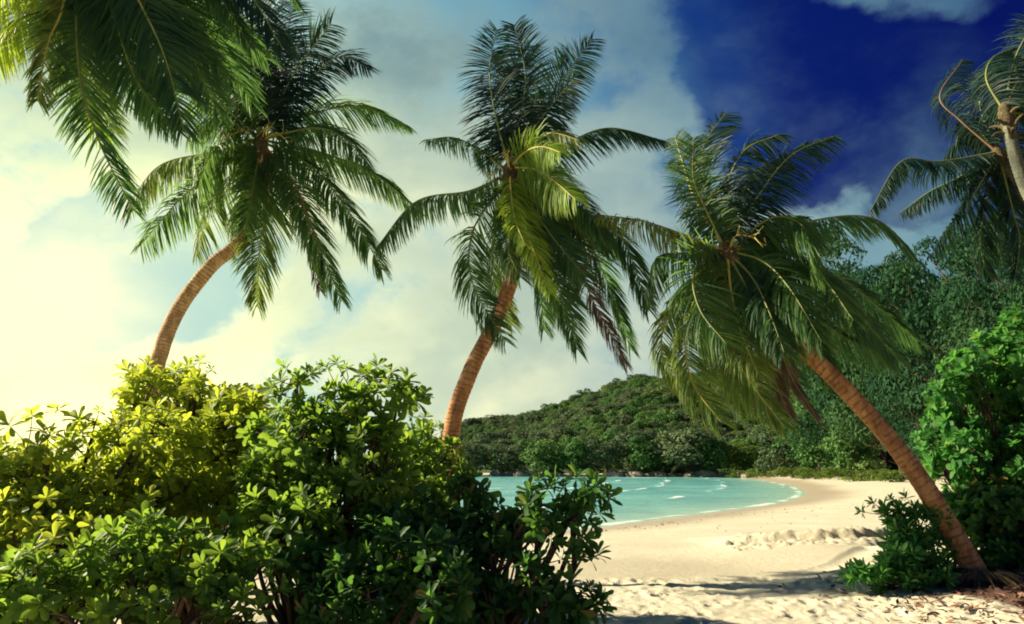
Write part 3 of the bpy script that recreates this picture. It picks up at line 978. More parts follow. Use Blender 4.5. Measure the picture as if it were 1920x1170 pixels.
# palm at the left, rising behind the shrubs
palm_left = [
    f([(485, 270), (400, 285), (300, 310), (238, 385)], phi=70, droop=.8, d=-.5, m='gold'),
    f([(480, 280), (420, 312), (340, 372), (262, 462)], phi=35, droop=.35, d=-.8),
    f([(485, 285), (440, 330), (395, 390), (368, 475)], phi=50, droop=.5, d=.6, m='gold'),
    f([(490, 285), (505, 360), (488, 460), (482, 575)], phi=30, droop=.3, d=-.3, m='gold', w=.1),
    f([(488, 285), (470, 350), (440, 400), (430, 470)], phi=60, droop=.5, d=.9),
    f([(495, 280), (550, 340), (585, 430), (640, 565)], phi=35, droop=.4, d=-.5, rm='brown'),
    f([(495, 285), (545, 360), (575, 430), (600, 545)], phi=45, droop=.4, d=.5, m='brown', l=.7),
    f([(500, 275), (580, 310), (650, 390), (716, 505)], phi=40, droop=.5, d=-.7),
    f([(505, 265), (600, 285), (700, 325), (780, 388)], phi=60, droop=.7, d=.4),
    f([(505, 258), (590, 240), (650, 262), (692, 312)], phi=60, droop=.6, d=-.9),
    f([(500, 250), (580, 215), (680, 200), (762, 234)], phi=55, droop=.5, d=.5),
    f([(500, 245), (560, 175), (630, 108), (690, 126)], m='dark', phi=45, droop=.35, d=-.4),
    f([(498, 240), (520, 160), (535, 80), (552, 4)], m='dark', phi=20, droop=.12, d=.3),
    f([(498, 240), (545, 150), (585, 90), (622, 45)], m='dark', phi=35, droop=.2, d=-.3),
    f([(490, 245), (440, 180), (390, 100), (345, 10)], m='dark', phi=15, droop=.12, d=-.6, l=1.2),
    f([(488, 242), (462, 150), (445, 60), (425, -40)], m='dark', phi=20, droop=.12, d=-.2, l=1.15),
    f([(480, 250), (405, 190), (335, 145), (255, 118)], phi=30, droop=.3, d=-.9, l=1.15),
    f([(478, 255), (425, 226), (385, 226), (352, 255)], phi=65, droop=.7, d=-.4),
    f([(492, 240), (490, 150), (500, 60), (470, -20)], m='dark', phi=30, droop=.15, d=.6, l=1.1),
    f([(485, 245), (430, 160), (370, 60), (300, -30)], m='dark', phi=25, droop=.2, d=.5, l=1.2),
    f([(488, 275), (478, 330), (470, 380), (455, 430)], phi=25, droop=.3, d=-1.1),
    f([(480, 262), (430, 265), (395, 290), (370, 350)], phi=50, droop=.5, d=-1.2),
]
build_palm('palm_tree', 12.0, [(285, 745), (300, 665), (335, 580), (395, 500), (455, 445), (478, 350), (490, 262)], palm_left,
           'leftmost standing palm curving right, its trunk rising from the sunlit shrubs', .145, .11, 1, leaf=.82, width=.012, gap=.0165, swap={'green': 'light'}, bark='trunk_glow', base_z='ground', ddep=[0, 0, 0, 0, .1, .25, .3])

# palm in the middle
palm_mid = [
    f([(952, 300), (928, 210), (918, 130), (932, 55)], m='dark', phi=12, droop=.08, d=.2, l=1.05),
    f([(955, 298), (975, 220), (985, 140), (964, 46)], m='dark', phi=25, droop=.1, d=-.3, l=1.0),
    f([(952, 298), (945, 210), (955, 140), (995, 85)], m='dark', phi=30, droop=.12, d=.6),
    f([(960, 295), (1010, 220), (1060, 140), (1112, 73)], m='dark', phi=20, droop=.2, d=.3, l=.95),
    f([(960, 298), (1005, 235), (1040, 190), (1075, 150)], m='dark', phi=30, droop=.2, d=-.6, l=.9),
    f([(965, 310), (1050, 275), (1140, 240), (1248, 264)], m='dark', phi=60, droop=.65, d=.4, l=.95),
    f([(940, 322), (900, 282), (850, 258), (800, 262)], phi=60, droop=.55, d=.5, l=.75),
    f([(935, 345), (880, 358), (780, 378), (704, 466)], phi=75, droop=.8, d=.2, l=.9),
    f([(945, 372), (888, 430), (886, 530), (948, 640)], phi=20, droop=.25, d=-.5, w=.6, l=.95),
    f([(962, 306), (1005, 318), (1040, 340), (1080, 375)], phi=25, droop=.45, d=-1.5, m='yellow', l=1.0, rm='yellow'),
    f([(960, 304), (985, 285), (1015, 275), (1050, 285)], phi=30, droop=.4, d=-1.4, m='yellow', l=.8, rm='yellow'),
    f([(962, 311), (975, 390), (996, 457), (1032, 550)], phi=20, droop=.3, d=-1.4, m='yellow', l=.7, rm='yellow'),
    f([(958, 311), (958, 360), (965, 410), (985, 460)], phi=20, droop=.3, d=-1.5, m='yellow', l=.6, rm='yellow'),
    f([(960, 300), (995, 270), (1035, 250), (1085, 262)], phi=50, droop=.5, d=-.8, m='gold', l=.8),
    f([(965, 330), (1060, 378), (1165, 448), (1216, 582)], phi=50, droop=.55, d=-.3, l=1.05),
    f([(965, 340), (1030, 400), (1100, 430), (1160, 470)], phi=40, droop=.6, d=.6),
    f([(965, 340), (1010, 440), (1050, 540), (1082, 655)], phi=30, droop=.3, d=-.4, w=.5),
    f([(970, 340), (1060, 450), (1110, 560), (1176, 688)], phi=35, droop=.3, d=.3, m='brown', l=.8),
    f([(970, 335), (1080, 420), (1135, 520), (1182, 655)], phi=40, droop=.35, d=.7),
    f([(960, 340), (985, 430), (1010, 520), (1020, 620)], phi=40, droop=.4, d=.8),
    f([(955, 350), (930, 430), (925, 520), (960, 610)], phi=45, droop=.4, d=.9, m='gold'),
    f([(962, 330), (1000, 390), (1040, 450), (1100, 520)], phi=30, droop=.35, d=-1.0, w=.5),
    f([(955, 335), (955, 400), (950, 460), (975, 520)], phi=25, droop=.3, d=-1.1, w=.6),
    f([(965, 320), (1040, 345), (1100, 390), (1140, 470)], phi=45, droop=.55, d=-.9),
    f([(960, 335), (990, 420), (1040, 520), (1060, 610)], phi=25, droop=.3, d=-.9, w=.5),
]
build_palm('palm_tree', 10.8, [(838, 935), (843, 860), (852, 780), (885, 690), (930, 600), (965, 500), (965, 400), (955, 318)], palm_mid,
           'middle palm with a yellow green heart, curving up out of the dark shrubs', .145, .11, 2, base_z='ground', ddep=[0, 0, 0, 0, 0, .1, .25, .3])

# leaning palm on the right
palm_right = [
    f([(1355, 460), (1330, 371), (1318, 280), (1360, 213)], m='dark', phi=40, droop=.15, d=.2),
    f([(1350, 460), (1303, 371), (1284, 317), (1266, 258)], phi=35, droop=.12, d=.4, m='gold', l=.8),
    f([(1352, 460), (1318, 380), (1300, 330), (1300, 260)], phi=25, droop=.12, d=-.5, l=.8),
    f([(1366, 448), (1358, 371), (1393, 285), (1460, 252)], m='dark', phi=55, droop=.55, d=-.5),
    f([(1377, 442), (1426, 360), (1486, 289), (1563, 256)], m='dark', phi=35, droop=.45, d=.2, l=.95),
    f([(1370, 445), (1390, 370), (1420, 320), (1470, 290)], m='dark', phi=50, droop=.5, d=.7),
    f([(1380, 455), (1448, 408), (1508, 428), (1522, 510)], phi=65, droop=.7, d=-1.0, m='light', l=1.1),
    f([(1385, 460), (1520, 415), (1640, 410), (1713, 482)], phi=70, droop=.8, d=.3, l=.9),
    f([(1380, 450), (1440, 425), (1490, 405), (1520, 412)], phi=60, droop=.6, d=1.0, l=.7),
    f([(1345, 465), (1268, 435), (1200, 413), (1122, 402)], phi=70, droop=.75, d=.6, l=.8, m='gold'),
    f([(1342, 470), (1280, 475), (1232, 485), (1208, 560)], phi=65, droop=.75, d=.2, l=.85),
    f([(1345, 475), (1302, 510), (1312, 580), (1362, 645)], m='light', phi=20, droop=.25, d=-1.1, w=.7, l=1.15),
    f([(1365, 480), (1395, 530), (1425, 590), (1505, 645)], m='light', phi=25, droop=.3, d=-1.0, w=.5, l=1.1),
    f([(1380, 475), (1480, 500), (1580, 560), (1682, 672)], phi=40, droop=.5, d=-.4, l=1.1),
    f([(1340, 480), (1290, 600), (1296, 710), (1352, 792)], phi=25, droop=.25, d=-.6, w=.8, m='gold', l=1.0),
    f([(1340, 480), (1268, 560), (1240, 650), (1275, 732)], phi=40, droop=.35, d=.2, w=.5, m='gold', l=.8),
    f([(1355, 490), (1370, 640), (1410, 720), (1472, 802)], phi=30, droop=.35, d=-.3, w=.5, m='gold', l=.95),
    f([(1350, 490), (1340, 600), (1365, 690), (1400, 770)], phi=35, droop=.3, d=.5, w=.5, m='gold'),
    f([(1375, 490), (1450, 630), (1485, 710), (1537, 788)], phi=50, droop=.5, d=.1, m='brown', l=.6),
    f([(1375, 490), (1440, 600), (1450, 700), (1480, 780)], phi=40, droop=.5, d=.6, m='brown', l=.8),
    f([(1380, 485), (1500, 570), (1580, 630), (1672, 668)], phi=35, droop=.6, d=.5, l=1.0),
    f([(1385, 475), (1540, 505), (1640, 570), (1722, 640)], phi=50, droop=.6, d=.9, l=1.0),
    f([(1370, 485), (1440, 560), (1520, 640), (1560, 720)], phi=35, droop=.5, d=.4, l=1.0),
    f([(1360, 485), (1400, 580), (1440, 650), (1500, 720)], phi=30, droop=.4, d=1.0, l=1.0),
    f([(1375, 470), (1430, 490), (1480, 540), (1540, 640)], m='light', phi=30, droop=.35, d=-1.2, w=.5, l=1.1),
    f([(1370, 475), (1410, 520), (1440, 580), (1470, 660)], phi=25, droop=.3, d=-1.2, w=.5, l=1.05),
    f([(1380, 465), (1460, 470), (1540, 520), (1600, 600)], m='light', phi=40, droop=.45, d=-1.0, w=.4, l=1.0),
    f([(1365, 475), (1370, 540), (1385, 610), (1420, 700)], phi=25, droop=.3, d=-.9, w=.5, m='gold'),
]
build_palm('palm_tree', 9.2, [(1852, 1128), (1830, 1075), (1775, 980), (1712, 880), (1640, 790), (1560, 705), (1490, 640), (1425, 560), (1362, 470)], palm_right,
           'right palm leaning far left over the beach on an orange sunlit trunk', .142, .105, 3, ddep=[-.1, 0, .1, .2, .3, .4, .5, .55, .5], flare=.55, stalks=3)

# palms at the right edge
palm_edge = [
    f([(1868, 286), (1763, 303), (1690, 303), (1632, 395)], phi=75, droop=.8, d=-.3, l=.8),
    f([(1865, 292), (1797, 333), (1742, 360), (1690, 398)], phi=65, droop=.7, d=.6, l=.7),
    f([(1862, 278), (1800, 225), (1762, 180), (1805, 112)], phi=45, droop=.35, d=.3, rm='brown', l=.8),
    f([(1862, 280), (1820, 230), (1800, 260), (1770, 300)], phi=50, droop=.5, d=.8, l=.8),
    f([(1866, 280), (1838, 200), (1848, 150), (1885, 105)], phi=35, droop=.3, d=.6, l=.9),
    f([(1870, 275), (1880, 200), (1900, 140), (1925, 95)], phi=35, droop=.3, d=.2, l=.9),
    f([(1864, 300), (1815, 380), (1778, 425), (1752, 472)], phi=45, droop=.45, d=-.3, l=.9),
    f([(1868, 300), (1850, 380), (1838, 450), (1850, 515)], phi=35, droop=.4, d=.3, l=.9),
    f([(1875, 300), (1900, 400), (1912, 450), (1902, 525)], phi=40, droop=.4, d=-.4),
    f([(1872, 300), (1880, 380), (1870, 440), (1880, 500)], phi=45, droop=.4, d=.9),
    f([(1880, 285), (1960, 290), (2030, 330), (2090, 420)], phi=60, droop=.6, d=.2),
    f([(1880, 280), (1960, 230), (2040, 210), (2110, 260)], phi=60, droop=.6, d=.6),
    f([(1878, 300), (1950, 360), (2000, 430), (2040, 520)], phi=45, droop=.5, d=-.2),
]
build_palm('palm_tree', 11.5, [(2160, 1010), (2120, 850), (2060, 680), (1990, 510), (1915, 365), (1872, 286)], palm_edge,
           'dark palm crown hanging in the upper right corner', .10, .08, 4, base_z='ground', bark='trunk_grey', stalks=0, swap={'green': 'dark', 'gold': 'green'})
palm_edge2 = [
    f([(1880, 205), (1850, 150), (1860, 110), (1900, 90)], phi=45, droop=.4, d=.3, l=.8),
    f([(1885, 200), (1910, 150), (1940, 130), (1990, 140)], phi=50, droop=.5, d=-.3, m='gold'),
    f([(1890, 205), (1930, 190), (1960, 220), (1980, 300)], phi=55, droop=.5, d=-.4, m='gold'),
    f([(1888, 200), (1900, 120), (1930, 60), (1980, 10)], phi=30, droop=.25, d=.4),
    f([(1885, 210), (1960, 150), (2040, 120), (2120, 150)], phi=60, droop=.6, d=.4),
    f([(1890, 210), (1980, 230), (2050, 300), (2080, 400)], phi=50, droop=.5, d=.2),
]
build_palm('palm_tree', 10.2, [(2130, 1000), (2100, 820), (2040, 620), (1965, 440), (1915, 330), (1884, 208)], palm_edge2,
           'pale trunk and small crown of the palm cut by the right edge', .105, .085, 5, base_z='ground', stalks=0, bark='trunk_grey', swap={'green': 'dark', 'gold': 'green'})

# palm whose crown hangs in from above at the left
palm_over = [
    f([(150, -190), (205, 0), (256, 150), (332, 245)], phi=20, droop=.25, d=.3, m='green', l=1.15, w=.3),
    f([(140, -180), (145, 97), (180, 250), (250, 395)], phi=15, droop=.2, d=-.2, l=1.1, m='green', w=.1),
    f([(140, -180), (110, 20), (130, 140), (190, 260)], phi=30, droop=.3, d=.7, m='yellow', l=.9),
    f([(130, -190), (80, -20), (20, 60), (-60, 150)], phi=45, droop=.5, d=.3, m='yellow'),
    f([(130, -200), (60, -90), (-20, -30), (-90, 60)], phi=55, droop=.6, d=-.3, m='yellow'),
    f([(160, -190), (240, -40), (300, 30), (330, 130)], phi=35, droop=.4, d=.6),
    f([(170, -190), (300, -90), (400, -20), (470, 90)], phi=45, droop=.5, d=.3),
    f([(170, -200), (330, -150), (480, -100), (560, 10)], phi=55, droop=.6, d=.8),
    f([(150, -190), (170, -40), (160, 60), (110, 130)], phi=40, droop=.4, d=1.0, m='gold'),
    f([(145, -185), (120, 0), (90, 80), (70, 190)], phi=25, droop=.3, d=-.5, m='gold', l=.9),
    f([(140, -185), (90, -40), (40, 30), (10, 110)], phi=35, droop=.4, d=.9, m='yellow', l=.9),
    f([(150, -185), (190, 0), (215, 100), (240, 200)], phi=30, droop=.3, d=1.1),
    f([(155, -185), (230, 0), (290, 80), (370, 170)], phi=25, droop=.3, d=.9, l=1.1),
    f([(160, -190), (280, -30), (350, 60), (430, 150)], phi=25, droop=.35, d=.6, l=1.1),
    f([(160, -190), (300, -60), (410, 20), (500, 110)], phi=30, droop=.4, d=1.2, l=1.1),
    f([(150, -185), (160, 20), (170, 130), (215, 250)], phi=25, droop=.25, d=1.3, m='gold'),
    f([(135, -190), (50, -80), (-30, 0), (-60, 90)], phi=40, droop=.5, d=.8, m='gold'),
    f([(160, -190), (260, 0), (310, 110), (345, 245)], phi=20, droop=.3, d=.2, l=1.2),
    f([(160, -190), (270, -20), (350, 90), (410, 215)], phi=20, droop=.3, d=.5, l=1.2),
    f([(165, -190), (310, -40), (400, 70), (470, 190)], phi=25, droop=.35, d=.9, l=1.2),
    f([(150, -190), (215, 20), (255, 130), (290, 230)], phi=25, droop=.3, d=.9, l=1.2),
    f([(165, -190), (320, -100), (450, -30), (530, 90)], phi=35, droop=.4, d=.2, m='dark', l=1.1),
    f([(150, -210), (140, -300), (60, -400), (-60, -420)], phi=40, droop=.3, d=.3),
    f([(160, -210), (200, -320), (300, -400), (420, -380)], phi=40, droop=.3, d=.4),
    f([(130, -200), (0, -230), (-140, -200), (-240, -80)], phi=60, droop=.5, d=0),
]
build_palm('palm_tree', 7.0, [(-560, 1250), (-500, 900), (-400, 560), (-260, 220), (-90, -40), (60, -170), (150, -205)], palm_over,
           'palm fronds hanging into the upper left corner from a trunk beyond the edge', .16, .12, 6, base_z='ground', leaf=.60, stalks=2, width=.011, gap=.015)

# ------------------------------------------------------------------ shrubs
def leaf_template(L, W, bend=.25, fold=.12, prof=(.10, .50, .95, 1.0, .42)):
    rows = np.array([0, .3, .62, .85, 1.0])
    V, F = [], []
    for i, t in enumerate(rows):
        w = W * .5 * prof[i]
        y = L * t; z = -bend * L * t * t
        V += [(-w, y, z + fold * w), (0, y * (1.02 if i == 4 else 1), z - fold * w), (w, y, z + fold * w)]
    for i in range(4):
        for j in range(2):
            a = i * 3 + j; F.append((a, a + 1, a + 4, a + 3))
    return np.array(V), np.array(F)


def rosette(seed, n=13, L=.125, W=.055, lo=-12, hi=78, **kw):
    """a tuft of spoon shaped leaves at a twig end, facing local +Z"""
    r = np.random.default_rng(seed)
    Vs, Fs, As, n0 = [], [], [], 0
    for i in range(n):
        q = i / (n - 1)
        el = R(hi + (lo - hi) * q ** .8 + r.normal(0, 9)); az = i * 2.39996 + r.normal(0, .25)
        s = (.55 + .5 * math.sin(math.pi * (.2 + .65 * q))) * r.uniform(.85, 1.15)
        V, F = leaf_template(L * s, W * s * r.uniform(.85, 1.1), r.uniform(.05, .4), r.uniform(.05, .3), **kw)
        tw = r.normal(0, .25)
        c, s_ = math.cos(tw), math.sin(tw)
        V = V @ np.array([[c, 0, -s_], [0, 1, 0], [s_, 0, c]])
        c, s_ = math.cos(el), math.sin(el)
        V = V @ np.array([[1, 0, 0], [0, c, s_], [0, -s_, c]])
        V[:, 2] += (1 - q) * .03
        c, s_ = math.cos(az), math.sin(az)
        V = V @ np.array([[c, s_, 0], [-s_, c, 0], [0, 0, 1]])
        Vs.append(V); Fs.append(F + n0); n0 += len(V)
        As.append(np.full(len(V), np.clip(.75 - .5 * q + r.normal(0, .13), 0, 1)))
    return np.vstack(Vs), np.vstack(Fs), np.concatenate(As)


ROS = {k_: [] for k_ in ('spoon', 'narrow', 'round')}
for s in range(5):
    ROS['spoon'].append(rosette(40 + s, 12, .104, .043))
    ROS['narrow'].append(rosette(50 + s, 14, .15, .042, 0, 75, prof=(.14, .62, 1.0, .72, .12)))
    ROS['round'].append(rosette(60 + s, 12, .12, .075, -20, 70, prof=(.16, .8, 1.0, .78, .2)))
ROS_MESH = {}


def ros_mesh(kind, s, mat):
    key = (kind, s, mat)
    if key not in ROS_MESH:
        V, F, a = ROS[kind][s]
        ROS_MESH[key] = mesh_np('leaf_cluster', V, F, M[mat], a)
    return ROS_MESH[key]


def build_shrub(lobes, label, kind='spoon', mat='bush', seed=0, dens=26, scale=1.0, singles=150, sprigs=(), name='shrub', inner=.14, stems=2, base=None, group=None, depth_r=.8, frag=(.25, .48)):
    """lobes: (u, v, depth, rx_px, ry_px) overlapping rounded masses of twigs; sprigs: (u, v, depth) single shoots standing out"""
    r = np.random.default_rng(seed)
    C, Rx, Rz = [], [], []
    for (u, v, dep, rx, ry) in lobes:
        C.append(pix(u, v, dep)); Rx.append(rx * dep / FPX); Rz.append(ry * dep / FPX)
    c2, x2, z2 = [], [], []
    for c, rx, rz in zip(C, Rx, Rz):
        k_ = int(np.clip(round(7.0 * rx * rz / .22), 4, 11))
        for q in range(k_):
            u_ = norm(r.normal(size=3)) * r.uniform(.35, .98)
            f_ = r.uniform(*frag)
            c2.append(c + u_ * np.array([rx, min(rx, rz, .8) * depth_r, rz])); x2.append(rx * f_); z2.append(rz * f_ * r.uniform(.8, 1.1))
    C, Rx, Rz = np.array(c2), np.array(x2), np.array(z2)
    Ry = np.minimum(np.minimum(Rx, Rz * 1.3), 1.0)
    if base is None:
        base = C.mean(0); 
    base = np.array([base[0], base[1], gz(base[0], base[1])])
    pos, nrm = [], []
    for c, rx, ry, rz in zip(C, Rx, Ry, Rz):
        area = 4 * np.pi * ((rx * ry) ** 1.6 / 3 + (rx * rz) ** 1.6 / 3 + (ry * rz) ** 1.6 / 3) ** (1 / 1.6)
        n = int(area * dens * .84 / scale ** 2) + 2
        u = norm(r.normal(size=(n, 3)))
        rad = r.uniform(.80, 1.18, n) + .10 * r.standard_normal(n).clip(-1, 2) * (r.random(n) < .35)
        p = c + u * np.array([rx, ry, rz]) * rad[:, None]
        g = norm(u / np.array([rx, ry, rz]))
        ok = np.ones(n, bool)
        for c2, a2, b2, d2 in zip(C, Rx, Ry, Rz):
            if c2 is c: continue
            q = np.sum(((p - c2) / np.array([a2, b2, d2])) ** 2, 1)
            ok &= q > .5
        ok &= p[:, 2] > ground_z(p[:, 0], p[:, 1], fine=False) + .10
        pos.append(p[ok]); nrm.append(g[ok])
        ni = int(n * inner)
        u = norm(r.normal(size=(ni, 3))); p = c + u * np.array([rx, ry, rz]) * r.uniform(.35, .85, ni)[:, None]
        ok = p[:, 2] > .12
        pos.append(p[ok]); nrm.append(u[ok])
    for (u, v, dep) in sprigs:
        p = pix(u, v, dep); pos.append(p[None]); nrm.append(norm(p - C[np.argmin(np.linalg.norm(C - p, axis=1))])[None])
    pos, nrm = np.vstack(pos), np.vstack(nrm)
    N = len(pos)
    nrm = norm(nrm * .9 + np.array([0, 0, .55]) + np.array([.0, -.12, 0]) + r.normal(0, .33, (N, 3)))
    sc = scale * r.uniform(.6, 1.4, N)
    Mx = frames(nrm, r.uniform(0, 6.28, N), sc)
    vs = r.integers(0, 5, N)
    t = thing(name, base, label, 'shrub', group)
    # stems and twigs
    A = Acc()
    nodes = []
    for i, c in enumerate(C):
        st = base + np.array([r.normal(0, .12), r.normal(0, .08), -.05])
        mid = st * .45 + c * .55 + np.array([r.normal(0, .12), r.normal(0, .08), -.10])
        Q = catmull([st, mid, c - (c - mid) * .2 + r.normal(0, .02, 3), c], 16)
        V_, F_ = tube(Q, np.linspace(.028, .010, 16), 6); A.add(V_, F_, .3); nodes.append(Q[5:])
        for q in range(stems):
            e = c + norm(r.normal(size=3) + np.array([0, 0, .4])) * np.array([Rx[i], Ry[i], Rz[i]]) * .6
            s0 = Q[r.integers(5, 12)]
            S = catmull([s0, (s0 + e) / 2 + r.normal(0, .06, 3), e], 9)
            V_, F_ = tube(S, np.linspace(.013, .006, 9), 5); A.add(V_, F_, .3); nodes.append(S[2:])
    nodes = np.vstack(nodes)
    for i in range(N):
        dd = np.sum((nodes - pos[i]) ** 2, 1); j = int(np.argmin(dd))
        e = nodes[j]
        P = np.array([e, (e * .4 + pos[i] * .6) - nrm[i] * .06 * np.array([1, 1, .4]), pos[i]])
        V_, F_ = tube(P, (.006, .005, .0035), 4, cap=False); A.add(V_, F_, .4)
    link('branches', A.mesh('branches', M['wood'], base), t)
    # clusters nearest to the eye are single parts, the rest one mass
    los = norm(CAM - pos)
    score = np.sum(nrm * los, 1) * .4 - np.linalg.norm(pos - CAM, axis=1)
    # in front of the shrub and inside the picture
    rel = pos - CAM; dz = rel[:, 1] * CP + rel[:, 2] * SP; up = -rel[:, 1] * SP + rel[:, 2] * CP
    uu, vv_ = 960 + FPX * rel[:, 0] / dz, 585 - FPX * up / dz
    inpic = (uu > -20) & (uu < 1940) & (vv_ > -20) & (vv_ < 1190) & (dz > .5)
    score = np.where(inpic, score, -1e9)
    order = np.argsort(-score)
    nsingle = min(singles, int(inpic.sum()))
    front = order[:nsingle]; rest = order[nsingle:]
    for i in front:
        m4 = Matrix(Mx[i].tolist()).to_4x4(); m4.translation = Vector(pos[i] - base)
        link('leaf_cluster', ros_mesh(kind, int(vs[i]), mat), t, m4)
    V, F, Av, n0 = [], [], [], 0
    for s in range(5):
        ii = rest[vs[rest] == s]
        if len(ii) == 0: continue
        W, FF, vv = instances(*ROS[kind][s], Mx[ii], pos[ii] - base, r.normal(0, .1, len(ii)))
        V.append(W); F.append(FF + n0); Av.append(vv); n0 += len(W)
    if V:
        o = link('foliage', mesh_np('foliage', np.vstack(V), np.vstack(F), M[mat], np.clip(np.concatenate(Av), 0, 1)), t)
        o['kind'] = 'stuff'
    return t


GL = 'shrubs filling the left foreground'
# far-left shrub, the glow put into its leaf colour
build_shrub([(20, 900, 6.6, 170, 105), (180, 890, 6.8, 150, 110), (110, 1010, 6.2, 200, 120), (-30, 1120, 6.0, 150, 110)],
            'yellow green sunlit shrub filling the left edge', 'spoon', 'bush_glow', 21, 30, 1.0, 170,
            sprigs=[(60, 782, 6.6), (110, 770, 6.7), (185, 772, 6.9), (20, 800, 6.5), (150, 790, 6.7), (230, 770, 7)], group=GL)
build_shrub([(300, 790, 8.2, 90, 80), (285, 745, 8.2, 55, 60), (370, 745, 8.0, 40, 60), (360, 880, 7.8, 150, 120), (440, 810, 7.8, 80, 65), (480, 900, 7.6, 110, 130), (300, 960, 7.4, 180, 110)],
            'sunlit shrub with two raised tufts below the left palm trunk', 'spoon', 'bush_glow', 22, 30, 1.05, 260,
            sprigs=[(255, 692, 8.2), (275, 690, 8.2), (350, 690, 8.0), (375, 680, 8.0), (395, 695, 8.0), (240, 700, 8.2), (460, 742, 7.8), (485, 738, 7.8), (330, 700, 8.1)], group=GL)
build_shrub([(600, 790, 6.9, 75, 90), (650, 760, 6.8, 70, 60), (560, 860, 6.7, 100, 110), (500, 830, 7.0, 60, 70), (490, 930, 6.7, 70, 80), (690, 860, 6.6, 90, 100), (540, 960, 6.4, 100, 70), (640, 960, 6.3, 130, 80), (720, 790, 6.7, 40, 50)],
            'tall shrub with a ragged shoot leaning right against the bright cloud', 'spoon', 'bush_half_glow', 23, 32, 1.0, 260,
            sprigs=[(615, 692, 6.9), (580, 705, 6.9), (650, 695, 6.8), (700, 712, 6.7), (725, 715, 6.7), (745, 722, 6.6), (735, 745, 6.6), (772, 740, 6.6), (785, 738, 6.6), (765, 760, 6.6), (720, 770, 6.7), (690, 705, 6.7), (710, 735, 6.6), (755, 735, 6.55), (750, 770, 6.6), (705, 690, 6.7), (760, 720, 6.55), (780, 755, 6.5), (735, 700, 6.65), (700, 760, 6.6), (712, 790, 6.6), (690, 740, 6.6), (795, 742, 6.5), (728, 728, 6.5), (560, 712, 6.9), (600, 690, 6.9), (632, 684, 6.9)], group=GL)
build_shrub([(760, 850, 8.3, 80, 65), (790, 900, 8.0, 90, 90), (700, 900, 8.2, 80, 80), (840, 945, 7.6, 50, 50)],
            'lighter green shrub crowding the foot of the middle palm', 'spoon', 'bush_half_glow', 24, 30, 1.0, 130,
            sprigs=[(770, 782, 8.3), (795, 785, 8.3), (740, 795, 8.3), (820, 800, 8.2)], group=GL)
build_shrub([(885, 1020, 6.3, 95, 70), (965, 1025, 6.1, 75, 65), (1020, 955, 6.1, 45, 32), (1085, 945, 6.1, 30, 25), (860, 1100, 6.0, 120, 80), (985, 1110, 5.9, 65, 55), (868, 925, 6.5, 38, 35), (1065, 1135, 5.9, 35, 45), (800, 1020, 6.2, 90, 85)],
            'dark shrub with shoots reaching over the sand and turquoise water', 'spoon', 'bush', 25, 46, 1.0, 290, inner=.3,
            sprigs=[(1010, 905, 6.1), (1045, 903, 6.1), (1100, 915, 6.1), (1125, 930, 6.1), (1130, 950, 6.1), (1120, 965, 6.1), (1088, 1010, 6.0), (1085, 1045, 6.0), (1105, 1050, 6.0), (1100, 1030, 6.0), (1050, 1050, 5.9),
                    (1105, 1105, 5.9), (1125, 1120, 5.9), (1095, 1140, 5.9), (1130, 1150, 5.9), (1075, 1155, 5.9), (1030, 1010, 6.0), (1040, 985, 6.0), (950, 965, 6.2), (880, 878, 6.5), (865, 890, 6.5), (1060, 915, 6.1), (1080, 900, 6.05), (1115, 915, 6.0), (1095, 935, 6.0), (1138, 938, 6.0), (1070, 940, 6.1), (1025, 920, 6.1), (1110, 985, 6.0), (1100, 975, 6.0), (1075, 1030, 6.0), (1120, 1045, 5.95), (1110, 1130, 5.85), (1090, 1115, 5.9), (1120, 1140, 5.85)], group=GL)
build_shrub([(180, 1090, 5.2, 180, 80), (330, 1060, 5.4, 130, 80), (420, 1130, 5.2, 90, 60), (60, 1130, 5.0, 120, 80), (440, 1020, 5.6, 80, 60)],
            'green shrub low at the left in front of the sunlit ones', 'spoon', 'bush_half_glow', 26, 32, .95, 260, group=GL,
            sprigs=[(500, 1080, 5.3), (520, 1110, 5.3), (480, 1150, 5.2)])
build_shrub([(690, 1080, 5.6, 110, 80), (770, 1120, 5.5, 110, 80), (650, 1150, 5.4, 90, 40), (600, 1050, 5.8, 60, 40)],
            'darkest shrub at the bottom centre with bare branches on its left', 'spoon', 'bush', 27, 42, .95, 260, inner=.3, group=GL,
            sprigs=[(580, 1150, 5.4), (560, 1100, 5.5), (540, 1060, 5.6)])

GR = 'shrubs beside the leaning palm'
build_shrub([(1705, 990, 9.4, 55, 38), (1675, 1050, 9.2, 55, 42), (1725, 1070, 9.1, 65, 45), (1640, 1085, 9.1, 42, 34), (1765, 1010, 9.3, 32, 50)],
            'low bushy shrub at the left of the leaning palm foot', 'narrow', 'bush_bright', 31, 52, .85, 290, group=GR,
            sprigs=[(1640, 945, 9.4), (1670, 938, 9.4), (1700, 935, 9.4), (1735, 940, 9.4), (1618, 960, 9.3), (1600, 1085, 9.1), (1760, 945, 9.4)])
build_shrub([(1830, 760, 11.5, 85, 80), (1895, 680, 11.8, 90, 110), (1800, 850, 11.2, 75, 75), (1880, 850, 11.2, 90, 100), (1940, 760, 11.4, 90, 120), (1760, 800, 11.6, 40, 50), (1790, 930, 11, 50, 45)],
            'tall bright green broad leaved bush at the right edge', 'round', 'bush_bright', 32, 24, 1.0, 280, group=GR, frag=(.24, .42),
            sprigs=[(1770, 690, 11.6), (1790, 690, 11.6), (1905, 580, 11.8), (1890, 590, 11.8), (1735, 790, 11.6), (1730, 840, 11.4)])
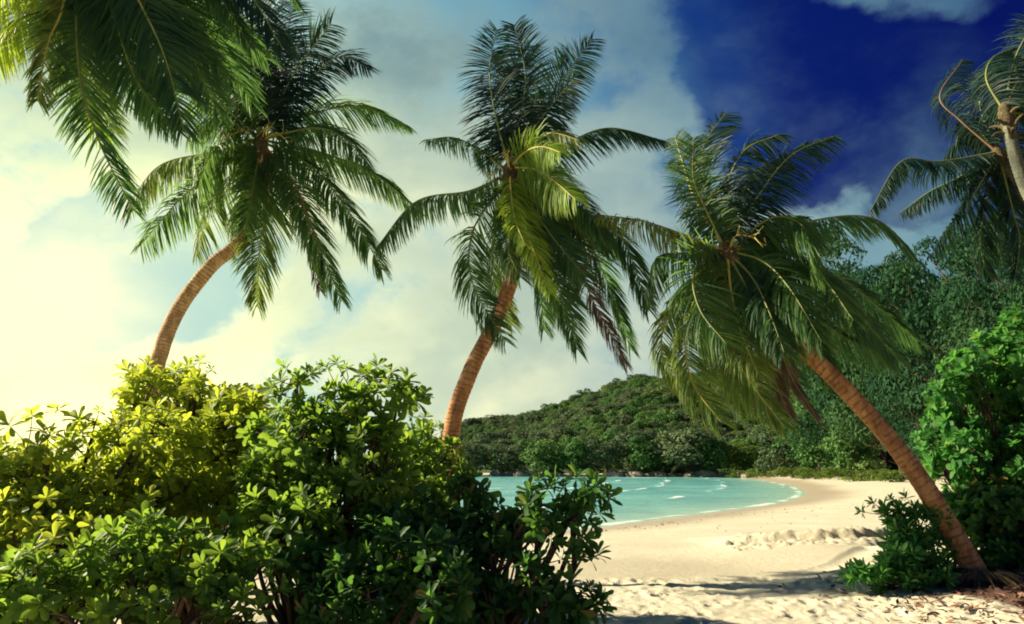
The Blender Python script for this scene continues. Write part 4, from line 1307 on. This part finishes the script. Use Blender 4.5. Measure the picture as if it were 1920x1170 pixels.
build_shrub([(1860, 980, 10.4, 70, 60), (1920, 1010, 10.2, 80, 80), (1880, 1050, 10.0, 60, 40), (1840, 930, 10.8, 60, 40)],
            'shaded dark shrub behind the foot of the leaning palm', 'round', 'bush', 33, 34, .95, 160, group=GR)

# ------------------------------------------------------------------ small things on the ground
def build_litter():
    r = np.random.default_rng(3)
    N = 1500
    x = r.normal(5.6, 1.3, N); y = r.normal(8.3, 1.1, N)
    ok = (x > 3.4 + r.uniform(0, 1.2, N)) & (y > 5) & (y < 11.5); x, y = x[ok], y[ok]; N = len(x)
    z = ground_z(x, y) + .012
    q = np.array([[0, -.5, 0], [.16, -.1, .05], [0, .5, .02], [-.16, -.1, .05]])
    Mx = frames(norm(np.array([[0, 0, 1.]]) + r.normal(0, .35, (N, 3))), r.uniform(0, 6.28, N), r.uniform(.05, .16, N))
    W, F, v = instances(q, np.array([[0, 1, 2, 3]]), np.zeros(4), Mx, np.stack([x, y, z], -1), r.uniform(0, 1, N))
    o = link('leaf_litter', mesh_np('leaf_litter', W, F, M['litter'], v))
    tag(o, 'brown dead leaf litter scattered round the leaning palm foot', 'leaf litter', kind='stuff')
    # weed line left by the tide
    N = 200
    u = r.uniform(1110, 1620, N); tt = (u - 1110) / 510
    v_ = 985 - 40 * tt + r.normal(0, 3.5, N) - 6 + 14 * np.sin(tt * 9) * .25
    second = r.random(N) < .25
    v_ = np.where(second, r.uniform(955, 1000, N), v_)
    P = np.array([pixz(a, b, -.15) for a, b in zip(u, v_)])
    x, y = P[:, 0], P[:, 1]; d = shore_dist(x, y); k = d > 1.0
    x, y = x[k], y[k]; N = len(x)
    z = ground_z(x, y) + .01
    Mx = frames(norm(np.array([[0, 0, 1.]]) + r.normal(0, .3, (N, 3))), r.uniform(0, 6.28, N), r.uniform(.05, .15, N))
    W, F, vv = instances(q, np.array([[0, 1, 2, 3]]), np.zeros(4), Mx, np.stack([x, y, z], -1), r.uniform(0, 1, N))
    o = link('seaweed', mesh_np('seaweed', W, F, M['weed'], vv))
    tag(o, 'scraps of dry seaweed along the tide line on the sand', 'seaweed', kind='stuff')


build_litter()


def build_roots():
    r = np.random.default_rng(14)
    A = Acc(); c = pix(1845, 1112, 9.1); c[2] = gz(c[0], c[1])
    for i in range(46):
        a = r.uniform(0, 2 * np.pi); l = r.uniform(.15, .5)
        dirv = np.array([math.cos(a), math.sin(a), 0]); s0 = c + dirv * .17 + np.array([0, 0, .12])
        e = c + dirv * (.2 + l); e[2] = gz(e[0], e[1]) - .02
        V_, F_ = tube(catmull([s0, (s0 + e) / 2 + np.array([0, 0, .03]), e], 7), np.linspace(.022, .008, 7), 5); A.add(V_, F_, r.uniform(0, .8))
    return A.mesh('roots', M['fibre'], c), c


rm_, rc_ = build_roots()
for o_ in list(bpy.data.objects):
    if o_.get('label', '').startswith('right palm leaning'):
        ro = link('roots', rm_, o_); ro.location = Vector(rc_) - o_.location
